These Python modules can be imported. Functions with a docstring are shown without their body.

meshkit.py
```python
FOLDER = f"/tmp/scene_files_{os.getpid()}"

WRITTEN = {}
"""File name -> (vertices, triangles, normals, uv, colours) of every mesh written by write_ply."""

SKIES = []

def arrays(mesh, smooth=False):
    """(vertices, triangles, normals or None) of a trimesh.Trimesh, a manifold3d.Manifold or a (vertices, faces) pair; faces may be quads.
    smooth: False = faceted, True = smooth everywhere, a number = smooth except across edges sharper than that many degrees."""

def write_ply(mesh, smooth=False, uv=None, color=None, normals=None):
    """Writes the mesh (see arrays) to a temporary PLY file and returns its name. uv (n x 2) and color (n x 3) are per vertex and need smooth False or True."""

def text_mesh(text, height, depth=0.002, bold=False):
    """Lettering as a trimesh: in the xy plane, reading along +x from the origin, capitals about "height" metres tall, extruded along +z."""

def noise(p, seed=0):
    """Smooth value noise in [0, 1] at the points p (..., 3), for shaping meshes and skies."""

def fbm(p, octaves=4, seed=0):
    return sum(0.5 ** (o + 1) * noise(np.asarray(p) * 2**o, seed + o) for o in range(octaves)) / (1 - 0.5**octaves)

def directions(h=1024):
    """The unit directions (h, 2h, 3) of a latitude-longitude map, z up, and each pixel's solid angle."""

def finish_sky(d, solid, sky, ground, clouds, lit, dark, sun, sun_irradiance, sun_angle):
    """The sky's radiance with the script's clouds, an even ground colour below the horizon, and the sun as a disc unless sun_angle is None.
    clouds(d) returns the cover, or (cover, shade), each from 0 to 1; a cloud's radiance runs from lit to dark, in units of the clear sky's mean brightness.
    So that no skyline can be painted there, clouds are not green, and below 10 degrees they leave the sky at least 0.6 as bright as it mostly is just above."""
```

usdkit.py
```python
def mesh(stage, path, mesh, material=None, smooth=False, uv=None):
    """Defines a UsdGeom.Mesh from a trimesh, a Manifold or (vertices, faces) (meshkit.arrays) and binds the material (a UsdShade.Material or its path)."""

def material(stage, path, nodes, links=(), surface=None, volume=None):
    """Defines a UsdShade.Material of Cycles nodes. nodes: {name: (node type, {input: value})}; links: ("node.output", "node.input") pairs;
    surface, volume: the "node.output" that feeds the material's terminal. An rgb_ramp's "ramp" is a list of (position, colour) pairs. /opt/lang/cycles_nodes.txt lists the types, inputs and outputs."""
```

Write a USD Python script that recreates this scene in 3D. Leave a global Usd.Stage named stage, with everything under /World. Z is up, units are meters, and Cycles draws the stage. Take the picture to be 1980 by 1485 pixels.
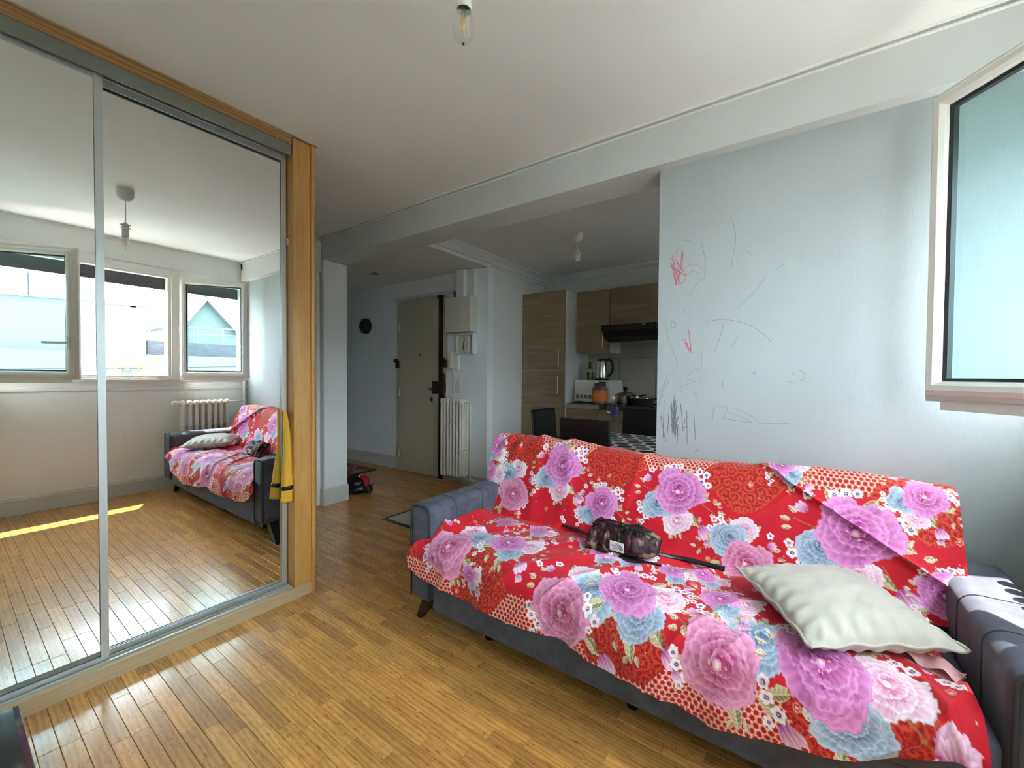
import math, random
import numpy as np, trimesh
import usdkit, meshkit
from pxr import Usd, UsdGeom, UsdLux, UsdShade, Sdf, Gf, Vt
from shapely.geometry import Polygon, LineString, box as sbox

random.seed(7); rng = np.random.default_rng(7)
stage = Usd.Stage.CreateInMemory()
UsdGeom.SetStageUpAxis(stage, 'Z'); UsdGeom.SetStageMetersPerUnit(stage, 1.0)
world = UsdGeom.Xform.Define(stage, '/World'); stage.SetDefaultPrim(world.GetPrim())
UsdGeom.Scope.Define(stage, '/World/Looks')

# ------------------------------------------------------------------ camera, sky, sun, exposure
EXPOSURE = 2.60
SKY = 1.0
SUN = 1.0
cam = UsdGeom.Camera.Define(stage, '/World/camera')
F_PX, YAW, PITCH, ROLL = 796.63, 0.616778, 0.021126, 0.00704921
cam.CreateHorizontalApertureAttr(36.0); cam.CreateFocalLengthAttr(36.0 * F_PX / 1980.0)
cam.CreateClippingRangeAttr(Gf.Vec2f(0.05, 500.0))
cam.CreateExposureAttr(EXPOSURE)
_f = np.array([-math.sin(YAW), math.cos(YAW), 0.]); _r = np.array([math.cos(YAW), math.sin(YAW), 0.]); _u = np.array([0, 0, 1.])
_f2 = _f * math.cos(PITCH) - _u * math.sin(PITCH); _u2 = _u * math.cos(PITCH) + _f * math.sin(PITCH)
_r3 = _r * math.cos(ROLL) + _u2 * math.sin(ROLL); _u3 = -_r * math.sin(ROLL) + _u2 * math.cos(ROLL)
_m = np.eye(4); _m[0, :3] = _r3; _m[1, :3] = _u3; _m[2, :3] = -_f2; _m[3, :3] = (0, 0, 1.23)
cam.AddTransformOp().Set(Gf.Matrix4d(_m.tolist()))
dome = UsdLux.DomeLight.Define(stage, '/World/sky'); dome.CreateIntensityAttr(SKY); dome.CreateColorAttr(Gf.Vec3f(0.80, 0.94, 1.06))
sun = UsdLux.DistantLight.Define(stage, '/World/sun'); sun.CreateIntensityAttr(SUN); sun.CreateAngleAttr(0.53); sun.CreateNormalizeAttr(True); sun.CreateColorAttr(Gf.Vec3f(1.0, 0.96, 0.90))
_d = np.array([0.40, 0.19, 1.0]); _d /= np.linalg.norm(_d)           # direction to the sun
_x = np.cross([0, 0, 1.], _d); _x /= np.linalg.norm(_x); _y = np.cross(_d, _x)
_m = np.eye(4); _m[0, :3] = _x; _m[1, :3] = _y; _m[2, :3] = _d
sun.AddTransformOp().Set(Gf.Matrix4d(_m.tolist()))

# ------------------------------------------------------------------ helpers: prims
_names = {}
def numbered(parent, name):
    k = parent + '/' + name; n = _names.get(k, 0); _names[k] = n + 1
    return k if n == 0 else '%s_%03d' % (k, n)
def _path(parent): return '/World' if parent is None else str(parent.GetPath())
def tag(o, label=None, cat=None, group=None, kind=None):
    for k, v in (('label', label), ('category', cat), ('group', group), ('kind', kind)):
        if v: o.SetCustomDataByKey(k, v)
    return o
def thing(name, label, cat, loc=(0, 0, 0), rotz=0.0, group=None, kind=None):
    x = UsdGeom.Xform.Define(stage, numbered('/World', name)); x.AddTranslateOp().Set(Gf.Vec3d(*map(float, loc)))
    if rotz: x.AddRotateZOp().Set(float(rotz))
    return tag(x.GetPrim(), label, cat, group, kind)
def struct(name, label=None):
    return tag(UsdGeom.Xform.Define(stage, numbered('/World', name)).GetPrim(), label, None, None, 'structure')
def obj(name, mesh, m, parent=None, smooth=35, label=None, kind=None, cat=None, group=None):
    p = usdkit.mesh(stage, numbered(_path(parent), name), mesh, m, smooth).GetPrim()
    return tag(p, label, cat, group, kind)
def dup(root, loc, rotz=0.0, label=None, group=None):
    was = root.GetCustomData()
    r = thing(root.GetName().rstrip('0123456789').rstrip('_'), label or was['label'], was['category'], loc, rotz, group or was.get('group'))
    r.GetReferences().AddInternalReference(root.GetPath()); r.SetInstanceable(True)
    return r

# ------------------------------------------------------------------ helpers: meshes
cat_ = trimesh.util.concatenate
def bx(lo, hi):
    lo, hi = np.minimum(lo, hi).astype(float), np.maximum(lo, hi).astype(float)
    return trimesh.creation.box(extents=hi - lo, transform=trimesh.transformations.translation_matrix((lo + hi) / 2))
_ico = trimesh.creation.icosphere(1).vertices; _ico2 = trimesh.creation.icosphere(2).vertices
def rb(lo, hi, r=0.004, fine=False):
    """box with rounded edges"""
    lo, hi = np.minimum(lo, hi).astype(float), np.maximum(lo, hi).astype(float)
    r = min(r, 0.49 * (hi - lo).min())
    c = np.array([[(lo[i] + r, hi[i] - r)[b >> i & 1] for i in range(3)] for b in range(8)])
    return trimesh.convex.convex_hull((c[:, None] + (_ico2 if fine else _ico)[None] * r).reshape(-1, 3))
def cb(lo, hi, c=0.001):
    """box with chamfered top edges, 20 triangles"""
    lo, hi = np.minimum(lo, hi).astype(float), np.maximum(lo, hi).astype(float)
    p = [(x, y, lo[2]) for x in (lo[0], hi[0]) for y in (lo[1], hi[1])] + [(x, y, hi[2] - c) for x in (lo[0], hi[0]) for y in (lo[1], hi[1])]
    p += [(x, y, hi[2]) for x in (lo[0] + c, hi[0] - c) for y in (lo[1] + c, hi[1] - c)]
    return trimesh.convex.convex_hull(np.array(p))
def hull(pts): return trimesh.convex.convex_hull(np.asarray(pts, float))
def lathe(prof, n=32, loc=(0, 0, 0)):
    prof = np.array(prof, float); a = np.linspace(0, 2 * np.pi, n, endpoint=False)
    v = np.stack([np.outer(prof[:, 0], np.cos(a)), np.outer(prof[:, 0], np.sin(a)), np.repeat(prof[:, 1:2], n, 1)], -1).reshape(-1, 3)
    f = []
    for i in range(len(prof) - 1):
        for j in range(n):
            k = (j + 1) % n; f += [(i * n + j, i * n + k, (i + 1) * n + k), (i * n + j, (i + 1) * n + k, (i + 1) * n + j)]
    m = trimesh.Trimesh(v + np.array(loc), f, process=False); m.merge_vertices(); m.update_faces(m.nondegenerate_faces()); return m
def tube(pts, r, n=8, cap=True, flat=1.0):
    P = np.array(pts, float); N = len(P); T = np.gradient(P, axis=0); T /= np.linalg.norm(T, axis=1, keepdims=True) + 1e-12
    up = np.array([0, 0, 1.]) if abs(T[0][2]) < 0.9 else np.array([0, 1., 0])
    U = np.cross(T[0], up); U /= np.linalg.norm(U); a = np.linspace(0, 2 * np.pi, n, endpoint=False); rr = np.broadcast_to(r, N); V = []
    for i in range(N):
        U = U - (U @ T[i]) * T[i]; U /= np.linalg.norm(U); W = np.cross(T[i], U)
        V.append(P[i] + rr[i] * (np.outer(np.cos(a), U) + flat * np.outer(np.sin(a), W)))
    V = np.vstack(V); f = []
    for i in range(N - 1):
        for j in range(n):
            k = (j + 1) % n; f += [(i * n + j, (i + 1) * n + k, i * n + k), (i * n + j, (i + 1) * n + j, (i + 1) * n + k)]
    if cap:
        V = np.vstack([V, P[0], P[-1]]); c0, c1 = N * n, N * n + 1
        for j in range(n):
            k = (j + 1) % n; f += [(c0, j, k), (c1, (N - 1) * n + k, (N - 1) * n + j)]
    return trimesh.Trimesh(V, f, process=False)
def spline(pts, n=24):
    from scipy.interpolate import CubicSpline
    P = np.array(pts, float); t = np.r_[0, np.cumsum(np.linalg.norm(np.diff(P, axis=0), axis=1))]
    return CubicSpline(t, P)(np.linspace(0, t[-1], n))
def extr(poly, h, M=None):
    m = trimesh.creation.extrude_polygon(poly if isinstance(poly, Polygon) else Polygon(poly), h, engine='earcut')
    if M is not None: m.apply_transform(M)
    return m
def axes(ex, ey, ez, o=(0, 0, 0)):
    M = np.eye(4); M[:3, 0], M[:3, 1], M[:3, 2], M[:3, 3] = ex, ey, ez, o; return M
XZ = lambda y0: axes((1, 0, 0), (0, 0, 1), (0, -1, 0), (0, y0, 0))       # polygon in x,z extruded towards -y from y0
YZ = lambda x0: axes((0, 1, 0), (0, 0, 1), (1, 0, 0), (x0, 0, 0))        # polygon in y,z extruded towards +x from x0
def grid(V, nu, nv, wrap=False):
    """V (nv*nu,3) rows of nu"""
    i = np.arange(nv - 1)[:, None] * nu + np.arange(nu - 1)[None]; i = i.ravel()
    f = np.vstack([np.stack([i, i + 1, i + nu + 1], 1), np.stack([i, i + nu + 1, i + nu], 1)])
    return trimesh.Trimesh(V, f, process=False)
def ring(w, h, prof):
    """mitred frame in the X (0..w), Z (0..h) plane; prof = closed list of (inward offset, depth y)"""
    prof = np.array(prof, float); n = len(prof); V = []
    for sx, sz in ((0, 0), (1, 0), (1, 1), (0, 1)):
        x = prof[:, 0] if sx == 0 else w - prof[:, 0]; z = prof[:, 0] if sz == 0 else h - prof[:, 0]
        V.append(np.stack([x, prof[:, 1], z], 1))
    V = np.vstack(V); f = []
    for c in range(4):
        d = (c + 1) % 4
        for j in range(n):
            k = (j + 1) % n; f += [(c * n + j, c * n + k, d * n + k), (c * n + j, d * n + k, d * n + j)]
    m = trimesh.Trimesh(V, f, process=False); trimesh.repair.fix_normals(m); return m
def move(m, loc=(0, 0, 0), rz=0.0, rx=0.0, ry=0.0):
    T = trimesh.transformations
    m = m.copy(); m.apply_transform(T.translation_matrix(loc) @ T.rotation_matrix(math.radians(rz), (0, 0, 1)) @ T.rotation_matrix(math.radians(ry), (0, 1, 0)) @ T.rotation_matrix(math.radians(rx), (1, 0, 0))); return m
def colored(name, mesh, cols, m, parent=None, label=None, kind=None, cat=None, group=None):
    o = obj(name, mesh, m, parent, True, label, kind, cat, group)
    UsdGeom.PrimvarsAPI(o).CreatePrimvar('tint', Sdf.ValueTypeNames.Color3fArray, 'vertex').Set(Vt.Vec3fArray.FromNumpy(np.asarray(cols, np.float32)))
    return o

# ------------------------------------------------------------------ materials
def lin(r, g=None, b=None):
    c = np.array([r, g, b], float) / 255.0 if g is not None else np.array(r, float)
    return tuple(np.where(c <= 0.04045, c / 12.92, ((c + 0.055) / 1.055) ** 2.4))
MATS = {}
def P(name, color, rough=0.5, bump=None, mottle=None, **kw):
    """principled; mottle = (scale xyz, amount); bump = (scale xyz, strength, distance)"""
    n = {'p': ('principled_bsdf', dict(base_color=color, roughness=rough, **kw))}; l = []
    if mottle or bump: n['g'] = ('geometry', {})
    if mottle:
        s, amt = mottle[:2]; c = np.array(color)
        n['mm'] = ('mapping', {'scale': s}); n['mn'] = ('noise_texture', {'scale': 1.0, 'detail': 4.0, 'roughness': 0.6})
        n['mr'] = ('rgb_ramp', {'ramp': [(0.3, tuple(c * (1 - amt))), (0.7, tuple(np.minimum(c * (1 + amt), 0.95)))]})
        l += [('g.position', 'mm.vector'), ('mm.vector', 'mn.vector'), ('mn.fac', 'mr.fac'), ('mr.color', 'p.base_color')]
    if bump:
        n['bm'] = ('mapping', {'scale': bump[0]}); n['bn'] = ('noise_texture', {'scale': 1.0, 'detail': 3.0, 'roughness': 0.6}); n['bb'] = ('bump', {'strength': bump[1], 'distance': bump[2]})
        l += [('g.position', 'bm.vector'), ('bm.vector', 'bn.vector'), ('bn.fac', 'bb.height'), ('bb.normal', 'p.normal')]
    MATS[name] = usdkit.material(stage, '/World/Looks/' + name, n, l, surface='p.BSDF'); return MATS[name]
def wood(name, ramp, axis, rough=0.4, stretch=(2.0, 45.0), vary=0.35, specks=0.5, coat=0.0, bumpd=0.0006, stain=0.0):
    """grain runs along axis 0/1/2; each piece takes its own tone and its own part of the grain"""
    sc = [stretch[1]] * 3; sc[axis] = stretch[0]
    sp = [230.0] * 3; sp[axis] = 34.0
    wv = [14.0] * 3; wv[axis] = 1.6
    n = {'g': ('geometry', {}), 'oi': ('object_info', {}), 'ra': ('math', {'math_type': 'add'}), 'fr': ('math', {'math_type': 'fraction'}), 'off': ('math', {'math_type': 'multiply', 'value2': 37.0}),
         'cx': ('combine_xyz', {}), 'va': ('vector_math', {'math_type': 'add'}), 'm1': ('mapping', {'scale': sc}), 'n1': ('noise_texture', {'scale': 1.0, 'detail': 5.0, 'roughness': 0.65}),
         'm2': ('mapping', {'scale': wv}), 'w': ('wave_texture', {'wave_type': 'rings', 'rings_direction': 'xyz'[axis - 1], 'scale': 1.3, 'distortion': 6.0, 'detail': 3.0, 'detail_scale': 1.2}),
         'mw': ('mix_float', {'fac': 0.26}), 'rp': ('rgb_ramp', {'ramp': ramp}),
         'm3': ('mapping', {'scale': sp}), 'n3': ('noise_texture', {'scale': 1.0, 'detail': 2.0}), 'sr': ('map_range', {'from_min': 0.57, 'from_max': 0.76, 'to_min': 0.0, 'to_max': specks, 'clamp': True}),
         'dk': ('mix', {'mix_type': 'multiply', 'color2': (0.30, 0.22, 0.15)}), 'hv': ('hsv', {'hue': 0.5, 'saturation': 1.0}), 'vr': ('map_range', {'to_min': 1 - vary, 'to_max': 1 + vary * 0.75}),
         'sm': ('mapping', {'scale': (4.5, 9.0, 4.5)}), 'sn': ('noise_texture', {'scale': 1.0, 'detail': 5.0, 'roughness': 0.65}), 'sv': ('map_range', {'from_min': 0.35, 'from_max': 0.62, 'to_min': 1.0 - stain, 'to_max': 1.0 + stain * 0.25, 'clamp': True}), 'vv': ('math', {'math_type': 'multiply'}), 'bb': ('bump', {'strength': 0.6, 'distance': bumpd}), 'p': ('principled_bsdf', {'roughness': rough, 'coat_weight': coat, 'coat_roughness': 0.12})}
    l = [('oi.random', 'ra.value1'), ('g.random_per_island', 'ra.value2'), ('ra.value', 'fr.value1'), ('fr.value', 'off.value1'), ('off.value', 'cx.x'), ('off.value', 'cx.y'), ('off.value', 'cx.z'),
         ('g.position', 'va.vector1'), ('cx.vector', 'va.vector2'), ('va.vector', 'm1.vector'), ('m1.vector', 'n1.vector'), ('va.vector', 'm2.vector'), ('m2.vector', 'w.vector'),
         ('n1.fac', 'mw.a'), ('w.fac', 'mw.b'), ('mw.result', 'rp.fac'), ('va.vector', 'm3.vector'), ('m3.vector', 'n3.vector'), ('n3.fac', 'sr.value'), ('sr.result', 'dk.fac'), ('rp.color', 'dk.color1'),
         ('fr.value', 'vr.value'), ('g.position', 'sm.vector'), ('sm.vector', 'sn.vector'), ('sn.fac', 'sv.value'), ('vr.result', 'vv.value1'), ('sv.result', 'vv.value2'), ('vv.value', 'hv.value'), ('dk.color', 'hv.color'), ('hv.color', 'p.base_color'), ('n1.fac', 'bb.height'), ('bb.normal', 'p.normal')]
    MATS[name] = usdkit.material(stage, '/World/Looks/' + name, n, l, surface='p.BSDF'); return MATS[name]
def pane(name, tint, ior=1.5):
    MATS[name] = usdkit.material(stage, '/World/Looks/' + name, {'t': ('transparent_bsdf', {'color': tint}), 'g': ('glossy_bsdf', {'color': (0.95, 0.97, 0.97), 'roughness': 0.0}), 'f': ('layer_weight', {'blend': 0.5}), 'w': ('math', {'math_type': 'power', 'value2': 4.0}), 'r': ('map_range', {'to_min': (ior - 1) ** 2 / (ior + 1) ** 2, 'to_max': 1.0, 'clamp': True}), 'x': ('mix_closure', {})},
        [('f.facing', 'w.value1'), ('w.value', 'r.value'), ('r.result', 'x.fac'), ('t.BSDF', 'x.closure1'), ('g.BSDF', 'x.closure2')], surface='x.closure'); return MATS[name]
def tinted(name, rough=0.7, sheen=0.0, bump=None):
    n = {'a': ('attribute', {'attribute': 'tint'}), 'p': ('principled_bsdf', {'roughness': rough, 'sheen_weight': sheen, 'specular_ior_level': 0.3})}; l = [('a.color', 'p.base_color')]
    if bump:
        n['g'] = ('geometry', {}); n['bm'] = ('mapping', {'scale': bump[0]}); n['bn'] = ('noise_texture', {'scale': 1.0, 'detail': 2.0}); n['bb'] = ('bump', {'strength': bump[1], 'distance': bump[2]})
        l += [('g.position', 'bm.vector'), ('bm.vector', 'bn.vector'), ('bn.fac', 'bb.height'), ('bb.normal', 'p.normal')]
    MATS[name] = usdkit.material(stage, '/World/Looks/' + name, n, l, surface='p.BSDF'); return MATS[name]

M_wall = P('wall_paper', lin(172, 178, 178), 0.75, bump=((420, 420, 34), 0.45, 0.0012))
M_paint = P('wall_paint', lin(230, 229, 225), 0.7, bump=((60, 60, 60), 0.12, 0.001))
M_beam = P('beam_paint', lin(206, 208, 205), 0.7, bump=((60, 60, 60), 0.12, 0.001))
M_ceil = P('ceiling_paint', lin(238, 236, 231), 0.75, bump=((25, 25, 25), 0.10, 0.002))
M_base = P('baseboard_paint', lin(208, 204, 194), 0.45)
M_hall = P('hall_paint', lin(240, 243, 244), 0.6)
M_floor = wood('parquet', [(0.12, lin(150, 92, 38)), (0.36, lin(210, 146, 74)), (0.60, lin(228, 166, 90)), (0.88, lin(240, 188, 114))], 0, rough=0.28, stretch=(5.0, 34.0), vary=0.24, specks=0.9, coat=0.35, stain=0.16)
M_sub = P('subfloor', lin(52, 32, 16), 0.8)
M_oak = wood('oak_veneer', [(0.2, lin(178, 122, 58)), (0.55, lin(194, 140, 74)), (0.85, lin(206, 154, 88))], 2, rough=0.4, stretch=(1.2, 70.0), vary=0.06, specks=0.35)
M_oakh = wood('oak_veneer_flat', [(0.25, lin(140, 98, 52)), (0.55, lin(172, 128, 76)), (0.85, lin(190, 148, 96))], 1, rough=0.4, stretch=(1.2, 70.0), vary=0.05, specks=0.3)
M_plinth = wood('plinth_laminate', [(0.2, lin(178, 152, 114)), (0.8, lin(192, 166, 127))], 1, rough=0.4, stretch=(1.0, 60.0), vary=0.04, specks=0.15)
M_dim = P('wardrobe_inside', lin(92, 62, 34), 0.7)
M_alu = P('brushed_aluminium', lin(196, 196, 194), 0.46, metallic=0.75)
M_alud = P('grey_lacquer', lin(132, 132, 122), 0.45, metallic=0.3)
M_pvc = P('white_pvc', lin(226, 222, 214), 0.28)
M_gasket = P('rubber_gasket', lin(36, 42, 42), 0.5)
M_steel = P('polished_steel', lin(200, 200, 196), 0.16, metallic=1.0)
M_pane = pane('window_glass', (0.80, 0.905, 0.905))
M_bulb = pane('bulb_glass', (0.965, 0.965, 0.95), 1.5)
M_bottle = pane('bottle_plastic', (0.90, 0.91, 0.92), 1.6)
M_filament = P('filament_phosphor', lin(245, 190, 96), 0.5)
M_white = P('white_plastic', lin(232, 230, 224), 0.35)
M_cream = P('cream_enamel', lin(222, 214, 198), 0.35)
M_door = P('door_paint', lin(196, 184, 158), 0.5)
M_brown = P('dark_brown_metal', lin(44, 28, 16), 0.5)
M_black = P('black_plastic', lin(16, 16, 17), 0.35)
M_leather = P('black_leatherette', lin(15, 15, 16), 0.42)
M_gloss = P('black_gloss', lin(26, 34, 33), 0.08)
M_sofa = P('grey_velour', lin(80, 83, 95), 0.75, mottle=((16, 16, 16), 0.30), sheen_weight=0.10, sheen_roughness=0.4)
M_pipe = P('grey_piping', lin(56, 57, 62), 0.7)
M_leg = P('dark_wood', lin(26, 18, 16), 0.4)
M_cush = P('ivory_velvet', lin(192, 186, 172), 0.6, sheen_weight=0.5, sheen_roughness=0.35, mottle=((9, 9, 9), 0.05))
M_kwood = wood('grey_brown_veneer', [(0.2, lin(124, 102, 78)), (0.5, lin(144, 122, 96)), (0.8, lin(162, 140, 114))], 0, rough=0.5, stretch=(1.6, 38.0), vary=0.05, specks=0.2)
M_kwhite = P('white_melamine', lin(216, 216, 212), 0.5)
M_top = P('worktop_laminate', lin(58, 54, 50), 0.35, mottle=((120, 120, 120), 0.4))
M_topedge = P('worktop_edge', lin(176, 170, 158), 0.3, metallic=0.4)
M_tile = P('wall_tile', lin(176, 172, 160), 0.25)
M_grout = P('grout', lin(120, 116, 106), 0.8)
M_ftile = P('floor_tile', lin(196, 190, 176), 0.3)
M_yellow = P('yellow_cloth', lin(216, 160, 44), 0.8, bump=((300, 300, 300), 0.2, 0.001))
M_render = P('white_render', lin(100, 106, 101), 0.9)
M_slate = P('dark_cladding', lin(66, 66, 72), 0.7, mottle=((3, 3, 9), 0.3))
M_roof = P('roof_zinc', lin(120, 126, 130), 0.5)
M_wire = P('dark_wire', lin(40, 40, 42), 0.6)
M_leaf = P('green_leaves', lin(110, 150, 50), 0.7)
M_ground = P('street_ground', lin(112, 110, 104), 0.9)
M_shutter = P('shutter_slat', lin(58, 56, 60), 0.6)
M_green = P('green_glass', lin(70, 92, 22), 0.2)
M_orange = P('orange_label', lin(214, 112, 38), 0.5)
M_maroon = P('maroon_lid', lin(82, 22, 26), 0.4)
M_red = P('red_nylon', lin(190, 16, 40), 0.55)
M_navy = P('blue_label', lin(52, 48, 130), 0.4)
M_crayr = P('red_crayon', lin(190, 104, 116), 0.8)
M_crayp = P('pink_crayon', lin(168, 132, 136), 0.8)
M_crayk = P('pencil_mark', lin(140, 144, 145), 0.8)
M_crayb = P('black_crayon', lin(112, 110, 115), 0.8)
M_ink = P('dark_ink', lin(58, 66, 62), 0.7)
M_patch = P('patch_cloth', lin(236, 232, 228), 0.8)
M_pink = P('pink_paper', lin(226, 170, 170), 0.7)
M_cover = tinted('printed_cotton', 0.7, 0.15, ((900, 900, 900), 0.12, 0.0006))
M_print = tinted('printed_cloth', 0.6)
M_bagm = tinted('camouflage_nylon', 0.5)
# mirror: silvered glass, with hazy finger smears near the meeting stile
MATS['mirror'] = M_mirror = usdkit.material(stage, '/World/Looks/mirror', {
    'g': ('geometry', {}), 'm': ('mapping', {'scale': (6, 26, 11)}), 'n': ('noise_texture', {'scale': 1.0, 'detail': 5.0, 'roughness': 0.75, 'distortion': 1.5}),
    's': ('separate_xyz', {}), 'ya': ('math', {'math_type': 'subtract', 'value2': 0.41}), 'yb': ('math', {'math_type': 'absolute'}), 'yc': ('map_range', {'from_min': 0.0, 'from_max': 0.30, 'to_min': 0.075, 'to_max': 0.0, 'clamp': True}),
    'za': ('math', {'math_type': 'subtract', 'value2': 1.05}), 'zb': ('math', {'math_type': 'absolute'}), 'zc': ('map_range', {'from_min': 0.1, 'from_max': 0.75, 'to_min': 1.0, 'to_max': 0.0, 'clamp': True}),
    'yz': ('math', {'math_type': 'multiply'}), 'th': ('math', {'math_type': 'subtract', 'value1': 0.76}), 'd': ('math', {'math_type': 'subtract'}), 'k': ('map_range', {'from_min': 0.0, 'from_max': 0.03, 'to_min': 0.0, 'to_max': 0.40, 'clamp': True}),
    'gl': ('glossy_bsdf', {'color': (0.86, 0.88, 0.865), 'roughness': 0.0}), 'df': ('diffuse_bsdf', {'color': (0.75, 0.77, 0.76)}), 'x': ('mix_closure', {})},
    [('g.position', 'm.vector'), ('m.vector', 'n.vector'), ('g.position', 's.vector'), ('s.y', 'ya.value1'), ('ya.value', 'yb.value1'), ('yb.value', 'yc.value'), ('s.z', 'za.value1'), ('za.value', 'zb.value1'), ('zb.value', 'zc.value'),
     ('yc.result', 'yz.value1'), ('zc.result', 'yz.value2'), ('yz.value', 'th.value2'), ('n.fac', 'd.value1'), ('th.value', 'd.value2'), ('d.value', 'k.value'), ('k.result', 'x.fac'), ('gl.BSDF', 'x.closure1'), ('df.BSDF', 'x.closure2')], surface='x.closure')

# ------------------------------------------------------------------ the room
CH, KH, HH = 2.497, 2.525, 2.405            # ceilings: living room, kitchen, hall
XW, YS, XL, YF = 0.77, 2.172, -3.70, -1.05   # window wall, sofa wall, far left wall, wall behind the camera
HY, KX, KY = 3.51, -2.82, 4.78              # hall door wall, kitchen side wall, kitchen back wall
BY0, BY1, BZ = 2.108, 2.350, 2.28           # the beam over the opening
JX = -0.62                                  # right jamb of the opening

ceiling = struct('ceiling', 'white painted living room ceiling')
obj('ceiling_slab', bx((XL - .1, YF - .1, CH), (XW + .2, BY0, CH + .1)), M_ceil, ceiling, False)
k = struct('ceiling', 'shaded kitchen ceiling beyond the opening'); obj('ceiling_slab', bx((KX, BY1, KH), (XW + .2, KY, KH + .1)), M_ceil, k, False)
k = struct('ceiling', 'lower ceiling of the entrance hall')
obj('ceiling_slab', bx((-6.3, BY1, HH), (KX, HY, HH + .22)), M_ceil, k, False)
obj('ceiling_spot', lathe([(0, 0), (0.045, 0), (0.05, .006), (0.03, .012), (0, .012)], 20, (-4.1, 3.0, HH - .011)), M_steel, k)
k = struct('ceiling', 'ceiling over the corner beside the wardrobe'); obj('ceiling_slab', bx((-6.3, BY0, CH - .02), (XL, BY1, CH + .1)), M_ceil, k, False)

beam = struct('beam', 'plastered beam above the opening to kitchen and hall')
obj('beam_body', cb((XL, BY0, BZ), (XW + .2, BY1, CH + .1), .001), M_beam, beam, False)
# cornice mouldings
def cornice_x(x0, x1, y, z, sgn, s=0.035):
    pr = [(0, 0), (0, -s * 1.1), (sgn * -s * .3, -s * 1.1), (sgn * -s * .35, -s * .75), (sgn * -s * .8, -s * .35), (sgn * -s, -s * .3), (sgn * -s, 0)]
    return extr([(y + a, z + b) for a, b in pr], x1 - x0, YZ(x0))
def cornice_y(y0, y1, x, z, sgn, s=0.035):
    pr = [(0, 0), (0, -s * 1.1), (sgn * s * .3, -s * 1.1), (sgn * s * .35, -s * .75), (sgn * s * .8, -s * .35), (sgn * s, -s * .3), (sgn * s, 0)]
    return extr([(x + a, z + b) for a, b in pr], y1 - y0, XZ(y1))
t = struct('trim', 'thin cornice moulding where the beam meets the ceiling')
obj('moulding', cat_([bx((XL, BY0 - .022, CH - .006), (XW, BY0 - .012, CH)), bx((XL, BY0 - .006, CH - .022), (XW, BY0, CH - .014))]), M_ceil, t, False)
t = struct('trim', 'cornice moulding around the kitchen ceiling')
obj('moulding', cornice_y(BY1, KY, KX, KH, 1, .075), M_paint, t, 30); obj('moulding', cornice_x(KX, XW, KY, KH, 1, .075), M_paint, t, 30)

# wall with the scribbles, right of the opening
wb = struct('wall_back', 'white textured wall with crayon scribbles behind the sofa')
obj('wall_panel', bx((JX, YS, -.06), (XW + .2, BY1, BZ)), M_wall, wb, False)
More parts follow.
